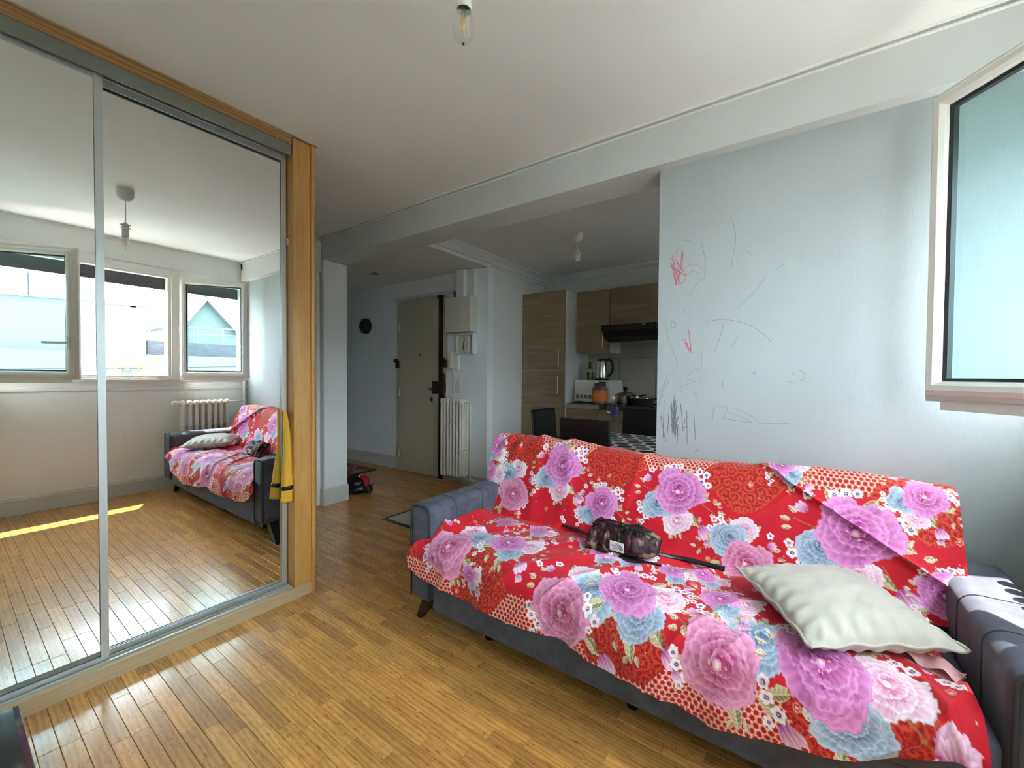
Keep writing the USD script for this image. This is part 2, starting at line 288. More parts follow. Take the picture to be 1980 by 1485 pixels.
# column and walls on the left of the opening
t = struct('wall_column', 'white pillar at the left end of the opening'); obj('pillar', bx((XL - .1, BY0, -.06), (-3.635, BY1 - .005, BZ)), M_paint, t, False)
t = struct('baseboard_column', 'white baseboard around the foot of the pillar')
obj('board', cb((XL - .02, BY0 - .012, 0), (-3.622, BY1 + .003, .155), .004), M_base, t, False)
wl = struct('wall_left', 'white wall end beside the wardrobe'); obj('wall_panel', bx((XL - .1, YF, -.06), (XL, BY0, CH)), M_paint, wl, False)
t = struct('wall_front', 'wall behind the camera'); obj('wall_panel', bx((XL - .1, YF - .1, -.06), (XW + .2, YF, CH)), M_paint, t, False)
t = struct('wall_hall', 'grey white hall wall holding the entrance door')
obj('wall_panel', bx((-6.3, HY, -.06), (KX, HY + .1, HH + .1)), M_hall, t, False)
t = struct('wall_hall_side', 'end walls of the entrance hall'); obj('wall_panel', bx((-6.4, BY0, -.06), (-6.3, HY, HH + .1)), M_hall, t, False)
obj('wall_panel', bx((-6.3, BY0, -.06), (XL - .1, BY1 - .01, CH)), M_hall, t, False)
t = struct('wall_kitchen_left', 'pale wall between hall and tall kitchen cabinet'); obj('wall_panel', bx((KX - .1, HY + .1, -.06), (KX, KY, KH + .1)), M_paint, t, False)
t = struct('wall_kitchen_back', 'kitchen wall above and behind the cabinets'); obj('wall_panel', bx((KX - .1, KY, -.06), (XW + .2, KY + .1, KH + .1)), M_paint, t, False)
t = struct('wall_kitchen_right', 'window wall of the kitchen, hidden behind the scribbled wall')
for a, b, c, d in ((BY1, 3.05, -.06, KH), (3.65, KY, -.06, KH), (3.05, 3.65, -.06, 1.2), (3.05, 3.65, 1.9, KH)): obj('wall_panel', bx((XW, a, c), (XW + .2, b, d)), M_paint, t, False)
t = struct('baseboard_hall', 'grey white baseboard along the hall wall')
obj('board', cb((-6.3, HY - .014, 0), (-4.29, HY, .155), .004), M_base, t, False); obj('board', cb((-3.40, HY - .014, 0), (KX, HY, .10), .004), M_base, t, False)

# window wall: built from panels round the openings
W1, W2, W3 = (-.95, .10), (.17, 1.46), (1.52, 2.15); WZ0, WZ1 = 1.145, 2.215
wr = struct('wall_right', 'white wall with the windows opposite the mirror')
WO = XW + .24
for a, b, c, d in ((YF, W1[0], -.06, CH), (W1[1], W2[0], -.06, CH), (W2[1], W3[0], -.06, CH), (W3[1], BY1, -.06, CH), (W1[0], W1[1], -.06, WZ0), (W2[0], W2[1], -.06, WZ0), (W3[0], W3[1], -.06, WZ0), (W1[0], W1[1], WZ1, CH), (W2[0], W2[1], WZ1, CH), (W3[0], W3[1], WZ1, CH)):
    obj('wall_panel', bx((XW, a, c), (WO, b, d)), M_paint, wr, False)
t = struct('trim', 'ledge mouldings under the windows')
obj('ledge', cb((XW - .03, YF, 1.115), (XW, YS, 1.14), .004), M_pvc, t, False); obj('ledge', cb((XW - .016, YF, 1.03), (XW, YS, 1.06), .004), M_pvc, t, False)
obj('ledge', bx((XW - .008, YF, 2.283), (XW, YS - .02, 2.292)), M_paint, t, False)
t = struct('baseboard_right', 'tall white baseboard below the windows'); obj('board', cat_([cb((XW - .013, YF, 0), (XW, YS, .148), .004), cb((XW - .02, YF, .118), (XW, YS, .128), .003)]), M_base, t, False)

SASH = [(0, 0), (0, .020), (.010, .022), (.010, .034), (.020, .036), (.024, .050), (.040, .064), (.056, .062), (.066, .052), (.070, .040), (.070, .010), (.060, 0)]
GASK = [(.070, .014), (.070, .040), (.080, .036), (.080, .018)]
def sash(parent, hinge, ang, w, h, handle, z0, lever=None):
    """sash hinged at (x,y), swung so its plane runs at angle ang from +x"""
    c, s_ = math.cos(ang), math.sin(ang); nx, ny = -s_, c
    M = axes((c, s_, 0), (nx, ny, 0), (0, 0, 1), (hinge[0], hinge[1], z0))
    fr = ring(w, h, SASH); fr.apply_transform(M); sp = obj('sash_frame', fr, M_pvc, parent, 25)
    g = ring(w, h, GASK); g.apply_transform(M); obj('gasket', g, M_gasket, sp, False)
    d = bx((.012, .002, -.028), (w - .05, .022, .002)); d.apply_transform(M); obj('drip_rail', d, M_pvc, sp, False)
    p = bx((.066, .016, .066), (w - .066, .036, h - .066)); p.apply_transform(M); obj('glass_pane', p, M_pane, parent, False)
    if handle:
        hd = cat_([rb((w - .055, .062, h * .5 - .06), (w - .028, .072, h * .5 + .06), .004), rb((w - .05, .07, h * .5 - .012), (w - .033, .115, h * .5 + .012), .005),
                   rb((w - .20, .098, h * .29 - .011 + .22), (w - .033, .116, h * .29 + .011 + .22), .006)]) if lever is None else cat_([rb((w - .055, .060, lever - .05), (w - .028, .070, lever + .05), .004), rb((w - .05, .068, lever - .011), (w - .033, .11, lever + .011), .005), rb((w - .19, .095, lever - .010), (w - .033, .112, lever + .010), .006)])
        hd.apply_transform(M); obj('handle', hd, M_alu, parent)
def fixed_frame(parent, y0, y1):
    fr = ring(y1 - y0, WZ1 - WZ0, [(0, 0), (0, .05), (.012, .055), (.03, .05), (.034, .02), (.034, 0)])
    fr.apply_transform(axes((0, 1, 0), (-1, 0, 0), (0, 0, 1), (XW + .045, y0, WZ0))); obj('window_frame', fr, M_pvc, parent, 25)
    obj('window_sill', cb((XW + .04, y0, WZ0 - .02), (WO + .03, y1, WZ0 + .012), .003), M_pvc, parent, False)
    sl = [cb((0, y0, 0), (.012, y1, .05), .002) for _ in range(1)]
    for i in range(4):
        obj('shutter_slat', rb((WO - .05, y0, 2.085 + i * .034), (WO - .036, y1, 2.085 + i * .034 + .0365), .004), M_shutter, parent)
w1 = struct('window_1', 'closed window beyond the left edge of the mirror'); fixed_frame(w1, *W1); sash(w1, (XW + .0, W1[0] + .01), math.pi / 2, W1[1] - W1[0] - .02, WZ1 - WZ0 - .03, True, WZ0 + .015)
w2 = struct('window_2', 'open middle window with one sash swung into the room'); fixed_frame(w2, *W2)
a2 = math.atan2(.515, -.42); sash(w2, (XW - .03, .205), a2, .665, 1.075, True, 1.138, .30)
w3 = struct('window_3', 'open right window with its sash swung into the room'); fixed_frame(w3, *W3)
a3 = math.atan2(.515, -.387); sash(w3, (.755, 1.528), a3, .645, 1.055, False, 1.15)
post = struct('trim', 'white window post with three hinges'); obj('post', rb((XW - .02, 1.455, WZ0 - .02), (XW + .06, 1.525, WZ1 + .05), .006), M_pvc, post)
for z in (1.24, 1.66, 2.10): obj('hinge', lathe([(0, -.03), (.008, -.03), (.009, 0), (.008, .03), (0, .03)], 10, (XW - .03, 1.522, z)), M_white, post)

# crayon marks on the wall
SCR = {"r":[[[-0.565,1.832],[-0.529,1.683],[-0.556,1.848],[-0.521,1.695],[-0.536,1.866],[-0.507,1.866],[-0.521,1.712],[-0.502,1.856],[-0.505,1.753],[-0.539,1.819],[-0.484,1.725],[-0.543,1.776],[-0.512,1.69],[-0.56,1.805],[-0.533,1.688]],[[-0.5,1.42],[-0.454,1.341],[-0.472,1.47],[-0.458,1.345],[-0.488,1.424],[-0.466,1.35],[-0.496,1.416]],[[-0.438,0.848],[-0.415,0.876]],[[-0.568,1.789],[-0.484,1.725],[-0.504,1.693],[-0.541,1.689]]],"p":[[[-0.505,1.753],[-0.453,1.78],[-0.409,1.748],[-0.403,1.714],[-0.435,1.685],[-0.459,1.645],[-0.507,1.633]],[[-0.492,1.726],[-0.46,1.751],[-0.428,1.734],[-0.424,1.7]],[[-0.515,1.91],[-0.479,1.899],[-0.45,1.877]]],"k":[[[-0.296,1.975],[-0.277,1.923],[-0.272,1.858],[-0.282,1.787],[-0.288,1.731]],[[-0.081,1.725],[-0.1,1.712],[-0.116,1.703]],[[-0.152,1.673],[-0.185,1.626],[-0.212,1.594],[-0.26,1.55]],[[-0.393,1.495],[-0.333,1.501],[-0.274,1.493],[-0.196,1.458],[-0.154,1.424],[-0.124,1.387]],[[-0.314,1.49],[-0.331,1.417],[-0.353,1.351]],[[-0.423,1.893],[-0.406,1.823],[-0.399,1.747]],[[-0.586,1.526],[-0.572,1.437],[-0.541,1.347],[-0.523,1.303],[-0.523,1.268]],[[-0.554,1.502],[-0.543,1.507],[-0.533,1.496],[-0.534,1.479],[-0.547,1.475],[-0.554,1.489],[-0.552,1.502]],[[-0.522,1.264],[-0.569,1.233],[-0.602,1.152],[-0.614,1.062]],[[-0.577,1.206],[-0.61,1.089]],[[-0.56,1.215],[-0.597,1.108]],[[-0.496,1.151],[-0.468,1.195],[-0.432,1.208],[-0.468,1.216],[-0.453,1.255],[-0.413,1.259]],[[-0.443,1.157],[-0.423,1.123]],[[-0.355,1.029],[-0.352,1.092],[-0.293,1.087],[-0.306,1.033]],[[-0.321,1.032],[-0.188,1.021],[-0.108,1.024],[-0.05,1.029]],[[-0.288,1.063],[-0.216,1.035],[-0.188,1.021]],[[-0.26,1.081],[-0.203,1.056],[-0.168,1.03]],[[-0.019,1.259],[-0.004,1.252],[0.001,1.237],[-0.003,1.222],[-0.016,1.216]],[[-0.062,1.213],[-0.034,1.202]],[[-0.196,1.247],[-0.182,1.255],[-0.188,1.239]],[[-0.045,1.255],[-0.038,1.244],[-0.043,1.24]],[[-0.315,1.21],[-0.314,1.177]],[[-0.413,1.387],[-0.41,1.293],[-0.412,1.2]],[[-0.494,1.575],[-0.489,1.545]],[[-0.226,1.806],[-0.204,1.783]],[[-0.279,1.373],[-0.251,1.425]]],"b":[[[-0.55,1.109],[-0.522,0.926],[-0.541,1.127],[-0.513,0.936],[-0.554,1.092],[-0.526,0.908],[-0.533,1.137],[-0.535,0.942],[-0.52,1.102],[-0.543,0.951],[-0.525,1.119],[-0.549,0.959],[-0.511,1.032],[-0.539,0.933],[-0.548,1.074],[-0.518,0.97]],[[-0.558,1.074],[-0.564,0.94]],[[-0.503,1.094],[-0.489,0.955]],[[-0.584,1.108],[-0.586,0.911]],[[-0.474,1.061],[-0.47,0.896]],[[-0.441,1.045],[-0.431,0.917]],[[-0.514,0.988],[-0.517,0.896]],[[-0.465,1.035],[-0.486,1.008],[-0.469,0.981],[-0.497,0.972]],[[-0.6,1.027],[-0.572,0.894]]]}
for key, mat, nm, r in (('r', M_crayr, 'red_crayon_mark', .0014), ('p', M_crayp, 'pink_crayon_mark', .0012), ('k', M_crayk, 'pencil_mark', .0013), ('b', M_crayb, 'black_crayon_mark', .0016)):
    ms = []
    for s_ in SCR[key]:
        n = max(12, 5 * len(s_)); q = spline(s_, n) if len(s_) > 2 and key in 'pk' and len(s_) != 4 else np.stack([np.interp(np.linspace(0, len(s_) - 1, 6 * len(s_)), np.arange(len(s_)), [c_[i] for c_ in s_]) for i in (0, 1)], 1) if len(s_) > 2 else np.array([np.linspace(s_[0][i], s_[1][i], 6) for i in (0, 1)]).T
        ms.append(tube(np.stack([q[:, 0], np.full(len(q), YS), q[:, 1]], 1), r, 5, flat=1.0))
    m = cat_(ms); m.vertices[:, 1] = YS + (m.vertices[:, 1] - YS) * .25; obj(nm, m, mat, wb, False)

# conduit trunking on the far left wall
t = thing('cable_trunking', 'white cable trunking running up the wall beside the wardrobe end', 'cable trunking', (XL, 2.085, 0))
obj('trunking_cover', rb((0, -.022, .0), (.018, .012, 2.17), .003), M_white, t); obj('junction_box', rb((0, -.026, 2.17), (.03, .022, 2.46), .008), M_white, t)

# ------------------------------------------------------------------ parquet
fl = struct('floor', 'worn honey coloured oak strip parquet')
obj('subfloor', bx((-6.3, YF, -.06), (XW, HY, -.0135)), M_sub, fl, False)
PW = .0492; boards = []
y = YF; row = 0
while y < HY - .01:
    x = -6.28 - rng.uniform(0, .4)
    x_end = XW if y < 2.20 else -2.905
    while x < x_end:
        L = rng.uniform(.24, .56); boards.append([max(x, -6.28), y, min(x + L, x_end) - .0008, min(y + PW, HY) - .0008, rng.uniform(-.0005, .0002)]); x += L
    y += PW; row += 1
boards = [b for b in boards if b[2] - b[0] > .03]
def board_score(b):
    cx, cy = (b[0] + b[2]) / 2, (b[1] + b[3]) / 2
    v = np.array([cx, cy, -1.23]); zf = v @ _f2
    if zf < .3 or cx < XL and cy < BY1: return 0
    u, w_ = v @ _r3 / zf, v @ _u3 / zf
    if abs(u) > 1.30 or w_ < -1.0: return 0
    if cx < -2.24 and cy < 1.25: return 0
    if 1.38 < cy < 2.15 and cx > -1.5: return .001
    return (b[2] - b[0]) * (b[3] - b[1]) / (v @ v) * 1.23 / math.sqrt(v @ v)
boards.sort(key=board_score, reverse=True)
bm = [cb((b[0], b[1], -.013), (b[2], b[3], b[4]), .0011) for b in boards]
for m in bm[:300]: obj('floor_board', m, M_floor, fl, False)
obj('floor_boards', cat_(bm[300:]), M_floor, fl, False, kind='stuff')
# kitchen floor: large pale tiles under the opening, with a dark threshold strip
kf = struct('floor', 'pale tiled kitchen floor behind the sofa'); obj('tile_bed', bx((-2.90, 2.215, -.06), (XW, KY, -.012)), M_grout, kf, False)
for i in range(10):
    for j in range(7):
        x0, y0 = -2.885 + i * .40, 2.235 + j * .40
        if x0 < .75 and y0 < KY: obj('floor_tile', cb((x0, y0, -.012), (min(x0 + .397, XW), min(y0 + .397, KY), .001), .0015), M_ftile, kf, False)
t = struct('trim', 'dark wooden threshold around the kitchen tiles'); obj('threshold_strip', cb((-2.905, 2.198, -.012), (-.63, 2.233, .004), .002), M_leg, t, False); obj('threshold_strip', cb((-2.905, 2.233, -.012), (-2.887, HY, .003), .002), M_sub, t, False)

# ------------------------------------------------------------------ sliding mirror wardrobe
XP = -2.2406
wd = thing('wardrobe', 'built-in oak wardrobe with two sliding mirror doors', 'wardrobe', (0, 0, 0))
obj('plinth', cb((XP - .10, YF + .005, 0), (XP, 1.223, .062), .003), M_plinth, wd, False)
obj('track', cat_([bx((XP - .095, YF + .01, .0625), (XP - .088, 1.128, .074)), bx((XP - .058, YF + .01, .0625), (XP - .052, 1.128, .071)), bx((XP - .03, YF + .01, .0625), (XP - .024, 1.128, .070))]), M_alu, wd, False, 'aluminium floor track')
obj('fascia', cb((XP - .09, YF + .005, 2.446), (XP, 1.124, CH - .006), .001), M_oakh, wd, False)
obj('top_track', cat_([bx((XP - .014, YF + .005, 2.39), (XP - .006, 1.124, 2.446)), bx((XP - .09, YF + .005, 2.43), (XP - .014, 1.124, 2.446))]), M_alud, wd, False, 'grey aluminium top track')
ps = obj('end_post', rb((XP - .095, 1.130, .063), (XP, 1.2215, CH - .012), .0015), M_oak, wd)
obj('corner_trim', cat_([tube([(XP - .012, 1.240, 0), (XP - .012, 1.240, CH - .012)], .0165, 12), bx((XP - .6, 1.2225, 0), (XP - .012, 1.252, CH - .012))]), M_oak, wd, 40)
obj('top_lip', cb((XP - .095, YF + .005, CH - .006), (XP + .006, 1.262, CH), .002), M_plinth, wd, False)
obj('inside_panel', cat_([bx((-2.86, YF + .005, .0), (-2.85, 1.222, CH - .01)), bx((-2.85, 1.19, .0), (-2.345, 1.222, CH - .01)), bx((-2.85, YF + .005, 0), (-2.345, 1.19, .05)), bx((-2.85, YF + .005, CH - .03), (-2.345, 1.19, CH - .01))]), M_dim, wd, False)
def mirror_door(y0, y1, xo, tilt, label):
    def X(z): return xo - tilt * (z - 1.2)
    d = obj('door', cat_([bx((xo - .022, y0, .066), (xo - .006, y1, 2.42))]), M_alud, wd, False, label)
    def slab(a, b, c, e, th0, th1):
        m = bx((0, a, c), (1, b, e)); v = m.vertices
        v[:, 0] = np.where(v[:, 0] > .5, X(v[:, 2]) + th1, X(v[:, 2]) + th0); m.vertices = v; return m
    obj('mirror_panel', slab(y0 + .022, y1 - .022, .088, 2.375, -.004, 0), M_mirror, d, False)
    obj('stile', slab(y0, y0 + .024, .066, 2.42, -.012, .009), M_alu, d, False); obj('stile', slab(y1 - .024, y1, .066, 2.42, -.012, .009), M_alu, d, False)
    obj('bottom_rail', slab(y0 + .024, y1 - .024, .066, .088, -.012, .008), M_alu, d, False)
    obj('top_rail', cat_([slab(y0 + .024, y1 - .024, 2.405, 2.42, -.012, .008), slab(y0 + .024, y1 - .024, 2.375, 2.405, -.010, .002)]), M_alu, d, False)
    obj('gasket', cat_([slab(y0 + .023, y1 - .023, .086, .0895, -.002, .0015), slab(y0 + .0215, y0 + .0245, .086, 2.376, -.002, .0095), slab(y1 - .0245, y1 - .0215, .086, 2.376, -.002, .0015)]), M_gasket, d, False)
mirror_door(-.05, 1.125, -2.319, -.0045, 'right mirror door, set behind the left one')
mirror_door(-.80, .404, -2.283, -.0055, 'left mirror door, sliding in front of the right one')
# yellow jacket squeezed out between mirror door and post
nu, nv = 26, 46; V = []
for j in range(nv):
    q = j / (nv - 1); z = 1.03 - .49 * q
    w_ = .008 + .050 * min(1, q * 1.6) ** .8; cx = -2.290 + .010 * q
    for i in range(nu):
        a = 2 * math.pi * i / nu
        rx, ry = .012 + .018 * q, .004 + w_ * .42
        fold = 1 + .14 * math.sin(3 * a + 5 * q) + .06 * math.sin(7 * a - 9 * q)
        V.append((cx + rx * fold * math.cos(a) + .012 * q, 1.104 + .012 * math.sin(4 * q) + .004 * q + ry * fold * math.sin(a) * (1 if math.sin(a) > 0 else 1.0), z))
V = np.array(V)
def loft(V, nu, nv):
    f = []
    for j in range(nv - 1):
        for i in range(nu):
            k = (i + 1) % nu; f += [(j * nu + i, (j + 1) * nu + i, (j + 1) * nu + k), (j * nu + i, (j + 1) * nu + k, j * nu + k)]
    n0 = len(V); V2 = np.vstack([V, V[:nu].mean(0), V[-nu:].mean(0)])
    for i in range(nu):
        k = (i + 1) % nu; f += [(n0, i, k), (n0 + 1, (nv - 1) * nu + k, (nv - 1) * nu + i)]
    return trimesh.Trimesh(V2, f, process=False)
jk = thing('yellow_jacket', 'yellow jacket sleeve hanging out of the gap beside the right mirror door', 'jacket')
obj('sleeve', loft(V, nu, nv), M_yellow, jk, True)
j0, j1 = 37, 40; B = V[j0 * nu:(j1) * nu].copy(); c = B.reshape(-1, nu, 3).mean(1, keepdims=True); B = (c + (B.reshape(-1, nu, 3) - c) * 1.05).reshape(-1, 3)
obj('black_band', loft(B, nu, j1 - j0), M_black, jk, True, 'black band around the sleeve')
obj('paper_tag', rb((-.004, -.006, -.02), (.004, .012, .02), .003).apply_translation((-2.296, 1.127, 1.945)), M_pink, wd, label='pink tag stuck in the door gap')

# ------------------------------------------------------------------ pendant lamps
def bulb_profile(r):
    return [(0, 0), (r * .35, .003), (r * .68, .011), (r * .92, .024), (r, .036), (r * .96, .05), (r * .80, .066), (r * .62, .076), (r * .48, .084), (r * .45, .088)]
def pendant(name, label, loc, zc, drop, bulbr, sway=0.0):
    """loc: x, y of the bulb; zc ceiling; drop = ceiling to bulb bottom"""
    t = thing(name, label, 'ceiling lamp', (loc[0], loc[1], zc))
    obj('ceiling_rose', lathe([(0, 0), (.048, 0), (.050, -.010), (.048, -.045), (.040, -.066), (.022, -.080), (.006, -.084), (0, -.084)], 32), M_white, t)
    zb = -drop
    obj('cable', tube(spline([(0, 0, -.08), (-.006 - sway, 0, -.12), (.002, .002, -.17), (0, 0, zb + .185)], 16), .0032, 8), M_white, t)
    sk = obj('socket', lathe([(0, zb + .188), (.010, zb + .186), (.016, zb + .176), (.030, zb + .170), (.030, zb + .165), (.0185, zb + .163), (.0185, zb + .152), (.030, zb + .150), (.030, zb + .145), (.0195, zb + .142), (.0205, zb + .084), (.0180, zb + .084), (.0175, zb + .135), (0, zb + .135)], 28), M_white, t)
    b = obj('bulb', lathe([(r, z + zb) for r, z in bulb_profile(bulbr)], 36), M_bulb, t, True)
    obj('bulb_cap', lathe([(.0125, zb + .096), (.0135, zb + .100), (.0135, zb + .128), (0, zb + .130)], 20), M_steel, b)
    obj('stem', lathe([(0, zb + .058), (.004, zb + .060), (.005, zb + .088), (.011, zb + .097), (0, zb + .097)], 14), M_bulb, b)
    for a in range(4):
        ca, sa = math.cos(a * math.pi / 2 + .5), math.sin(a * math.pi / 2 + .5)
        obj('filament', tube([(.010 * ca, .010 * sa, zb + .026), (.0055 * ca, .0055 * sa, zb + .072)], .0011, 6), M_filament, b)
    obj('bulb_tip', lathe([(0, zb - .004), (.0022, zb - .002), (.003, zb + .002), (0, zb + .003)], 10), M_gasket, b)
pendant('pendant_lamp', 'white ceiling pendant with bare clear filament bulb, nearest the camera', (-.729, .802), CH, CH - 2.079, .0295)
pendant('pendant_lamp', 'white ceiling pendant with bare bulb over the kitchen table', (-1.70, 3.42), KH, .34, .030)
#SPLIT
# ------------------------------------------------------------------ sofa
SX0, SX1 = -1.41, .376        # between the arms
sofa = thing('sofa', 'dark grey velour sofa bed with padded arms under a red floral throw', 'sofa', (0, 0, 0))
obj('base', rb((SX0 + .002, 1.345, .118), (SX1 - .002, 1.98, .30), .018), M_sofa, sofa)
obj('seat', cat_([rb((SX0 + .002, 1.328, .285), (SX1 - .002, 1.86, .445), .045, True)]), M_sofa, sofa)
bk = hull(np.vstack([_ico2 * .05 + np.array([x, y, z]) for x in (SX0 - .06, SX1) for y, z in ((1.855, .44), (2.025, .778), (2.005, .385), (2.068, .762))]))
obj('backrest', bk, M_sofa, sofa)
def arm(x0, x1):
    a = obj('arm', rb((x0, 1.335, .145), (x1, 2.06, .612), .042, True), M_sofa, sofa)
    pts = []
    for cx, cz, a0 in ((x1 - .045, .567, 0), (x0 + .045, .567, 90)):
        pts += [(cx + .037 * math.cos(math.radians(a0 + d)), 1.341, cz + .037 * math.sin(math.radians(a0 + d))) for d in range(0, 91, 15)]
    pts = [(x1 - .008, 1.341, .165)] + [(x1 - .008, 1.341, .35)] + pts + [(x0 + .008, 1.341, .35), (x0 + .008, 1.341, .165)]
    obj('piping', tube(pts, .0055, 8), M_pipe, a, True)
    for ys in (1.72, 1.515):
        sm = [(x0 - .0005, ys, .30), (x0 - .0005, ys, .575)] + [(x0 + .042 - .0425 * math.cos(math.radians(d)), ys, .570 + .0425 * math.sin(math.radians(d))) for d in range(15, 91, 15)] + [(x1 - .042 + .0425 * math.sin(math.radians(d)), ys, .570 + .0425 * math.cos(math.radians(d))) for d in range(0, 91, 15)] + [(x1 + .0005, ys, .30)]
        obj('seam', tube(sm, .0020, 6), M_pipe, a, True)
arm(-1.552, SX0); arm(SX1, .555)
def sofa_leg(x, y, sx):
    m = hull([(x + a * .028, y + b * .03, .146) for a in (-1, 1) for b in (-1, 1)] + [(x + sx * .085 + a * .015, y + b * .016, 0) for a in (-1, 1) for b in (-1, 1)] + [(x + sx * .03 + a * .022, y + b * .024, .07) for a in (-1, 1) for b in (-1, 1)])
    obj('leg', m, M_leg, sofa)
for x, sx in ((-1.49, -1), (.478, 1)): sofa_leg(x, 1.43, sx); sofa_leg(x, 1.98, sx)
obj('leg', hull([(x, 1.385, z) for x, z in ((-1.46, .135), (-1.38, .135), (-1.33, .135), (-1.44, .09))] + [(x, 1.41, z) for x, z in ((-1.46, .135), (-1.33, .135), (-1.44, .09))]), M_leg, sofa, False)
for x in (-1.18, -.50, .18): obj('foot', lathe([(0, 0), (.022, 0), (.026, .03), (.03, .117), (0, .117)], 16, (x, 1.50, 0)), M_black, sofa)

# --- the throw: profile in (y, z) from behind the back, over it, down to the crease, over the seat and down the front
prof = np.array([(2.135, .60), (2.13, .72), (2.118, .812), (2.085, .836), (2.04, .840), (1.995, .826), (1.965, .782), (1.905, .66), (1.855, .54), (1.822, .475), (1.80, .455), (1.76, .457), (1.66, .464), (1.52, .466), (1.42, .465), (1.365, .458), (1.33, .436), (1.312, .405)])
from scipy.interpolate import CubicSpline, PchipInterpolator
_s = np.r_[0, np.cumsum(np.linalg.norm(np.diff(prof, axis=0), axis=1))]
_cs = PchipInterpolator(_s, prof, axis=0); VF = _s[-1]
def v_of_back(y): return float(np.interp(-y, -prof[4:11, 0], _s[4:11]))
def v_of_seat(y): return float(np.interp(-y, -prof[10:, 0], _s[10:]))
HX = np.array([-1.56, -1.51, -1.49, -1.351, -1.132, -.919, -.701, -.555, -.412, -.293, -.199, -.136, -.033, .107, .2, .261, .30, .336])
HZ = np.array([.40, .378, .345, .298, .285, .279, .289, .267, .262, .244, .231, .246, .272, .311, .35, .375, .392, .398])
hem = PchipInterpolator(HX, HZ)
NU, NV1, NV2 = 640, 440, 64
def throw_points(nu=NU, nv1=NV1, nv2=NV2):
    s = np.linspace(0, 1, nu)[None]; va = np.linspace(0, VF, nv1)
    vs = np.array([0, _s[3], _s[6], _s[9], _s[10], _s[11], _s[13], _s[15], _s[16], VF])
    xl = PchipInterpolator(vs, [-1.50, -1.515, -1.52, -1.43, -1.40, -1.40, -1.402, -1.404, -1.46, -1.515])(va)[:, None]
    xr = PchipInterpolator(vs, [.40, .425, .428, .425, .36, .30, .325, .342, .340, .337])(va)[:, None]
    X1 = xl + (xr - xl) * s; V1 = np.repeat(va[:, None], nu, 1); pz = _cs(va)
    Y1 = np.repeat(pz[:, :1], nu, 1); Z1 = np.repeat(pz[:, 1:], nu, 1)
    d = _cs(va, 1); nrm = np.stack([-d[:, 1], d[:, 0]], 1); nrm /= np.linalg.norm(nrm, axis=1, keepdims=True); nrm = -nrm   # outward
    NY1 = np.repeat(nrm[:, :1], nu, 1); NZ1 = np.repeat(nrm[:, 1:], nu, 1)
    t = np.linspace(0, 1, nv2 + 1)[1:, None]; x2 = X1[-1:] + 0 * t; drop = (prof[-1, 1] - hem(np.clip(X1[-1:], HX[0], HX[-1]))) * t
    Z2 = prof[-1, 1] - drop; Y2 = prof[-1, 0] - .010 * np.sin(np.clip(drop * 9, 0, 1.2)) + 0 * x2
    X = np.vstack([X1, x2]); Y = np.vstack([Y1, Y2]); Z = np.vstack([Z1, Z2]); V = np.vstack([V1, VF + drop])
    NY = np.vstack([NY1, -np.ones_like(Z2)]); NZ = np.vstack([NZ1, np.zeros_like(Z2)])
    # folds and wrinkles
    q = np.stack([X, V, 0 * X], -1); w = meshkit.fbm
    big = w(np.stack([X * 2.6 + V * 1.2, V * 4.2 - X * .8, 0 * X], -1), 3, 3); med = w(np.stack([X * 9 + 3 * V, V * 6 - X * 2, 0 * X + 5], -1), 3, 9)
    diag = np.abs(w(np.stack([(X + V * .9) * 7, (V - X * .5) * 2.2, 0 * X + 2], -1), 2, 21) - .5) * 2
    on_seat = np.clip((V - _s[10]) / .12, 0, 1); on_back = 1 - np.clip((V - _s[8]) / .1, 0, 1)
    h = .014 * big + .009 * med + .017 * (1 - diag) ** 4 * (.35 + .65 * on_seat)
    # gathers radiating from the crease over the seat
    crease = np.exp(-((V - _s[11]) / .22) ** 2); h += .009 * crease * np.sin(X * 42 + 6 * big * 2) * np.clip(big * 2 - .6, 0, 1)
    # loose overlapping flap: diagonal fold on the right of the back, running from the top towards the right edge
    fl_ = (V - (_s[4] + .045 + .62 * (X + .10))); m = np.clip((X + .16) / .1, 0, 1) * np.clip((.44 - X) / .05, 0, 1) * on_back
    h += m * .020 * np.exp(-(np.clip(fl_, -9, 0) / .07) ** 2) * (fl_ < 0) * np.clip(1 + fl_ / .2, 0, 1) + m * .010 * np.exp(-(fl_ / .012) ** 2)
    h += on_back * .010 * np.exp(-((X + 1.02 - .25 * (V - .35)) / .035) ** 2) + on_back * .008 * np.exp(-((X + 1.24 - .1 * V) / .03) ** 2) + on_back * .008 * np.exp(-((X + .63 + .18 * (V - .35)) / .025) ** 2)
    # gathered top left corner
    tl = np.clip((-1.12 - X) / .3, 0, 1) * np.clip(1 - np.abs(V - _s[4]) / .22, 0, 1); h += tl * (.010 * np.sin(X * 70 + V * 20) + .012)
    # top edge undulation
    h += np.clip(1 - np.abs(V - _s[4]) / .12, 0, 1) * .016 * np.sin(X * 5.2 + 1.1)
    # hanging front: soft vertical waves
    hang = np.clip((V - VF + .02) / .12, 0, 1); h += hang * (.010 + .010 * np.sin(X * 13 + 1) + .006 * np.sin(X * 29))
    # left edge rides up against the arm, right front corner folds over
    la = np.clip((-1.33 - X) / .08, 0, 1) * on_seat * np.clip((VF - .06 - V) / .08, 0, 1); Z = Z + la * .045
    ra = np.exp(-((X - (.30 - .35 * np.clip(VF - V, -.1, .3))) / .012) ** 2) * np.clip((V - VF + .20) / .1, 0, 1); h += ra * .012
    Y = Y + NY * h; Z = Z + NZ * h; return X, Y, Z, V
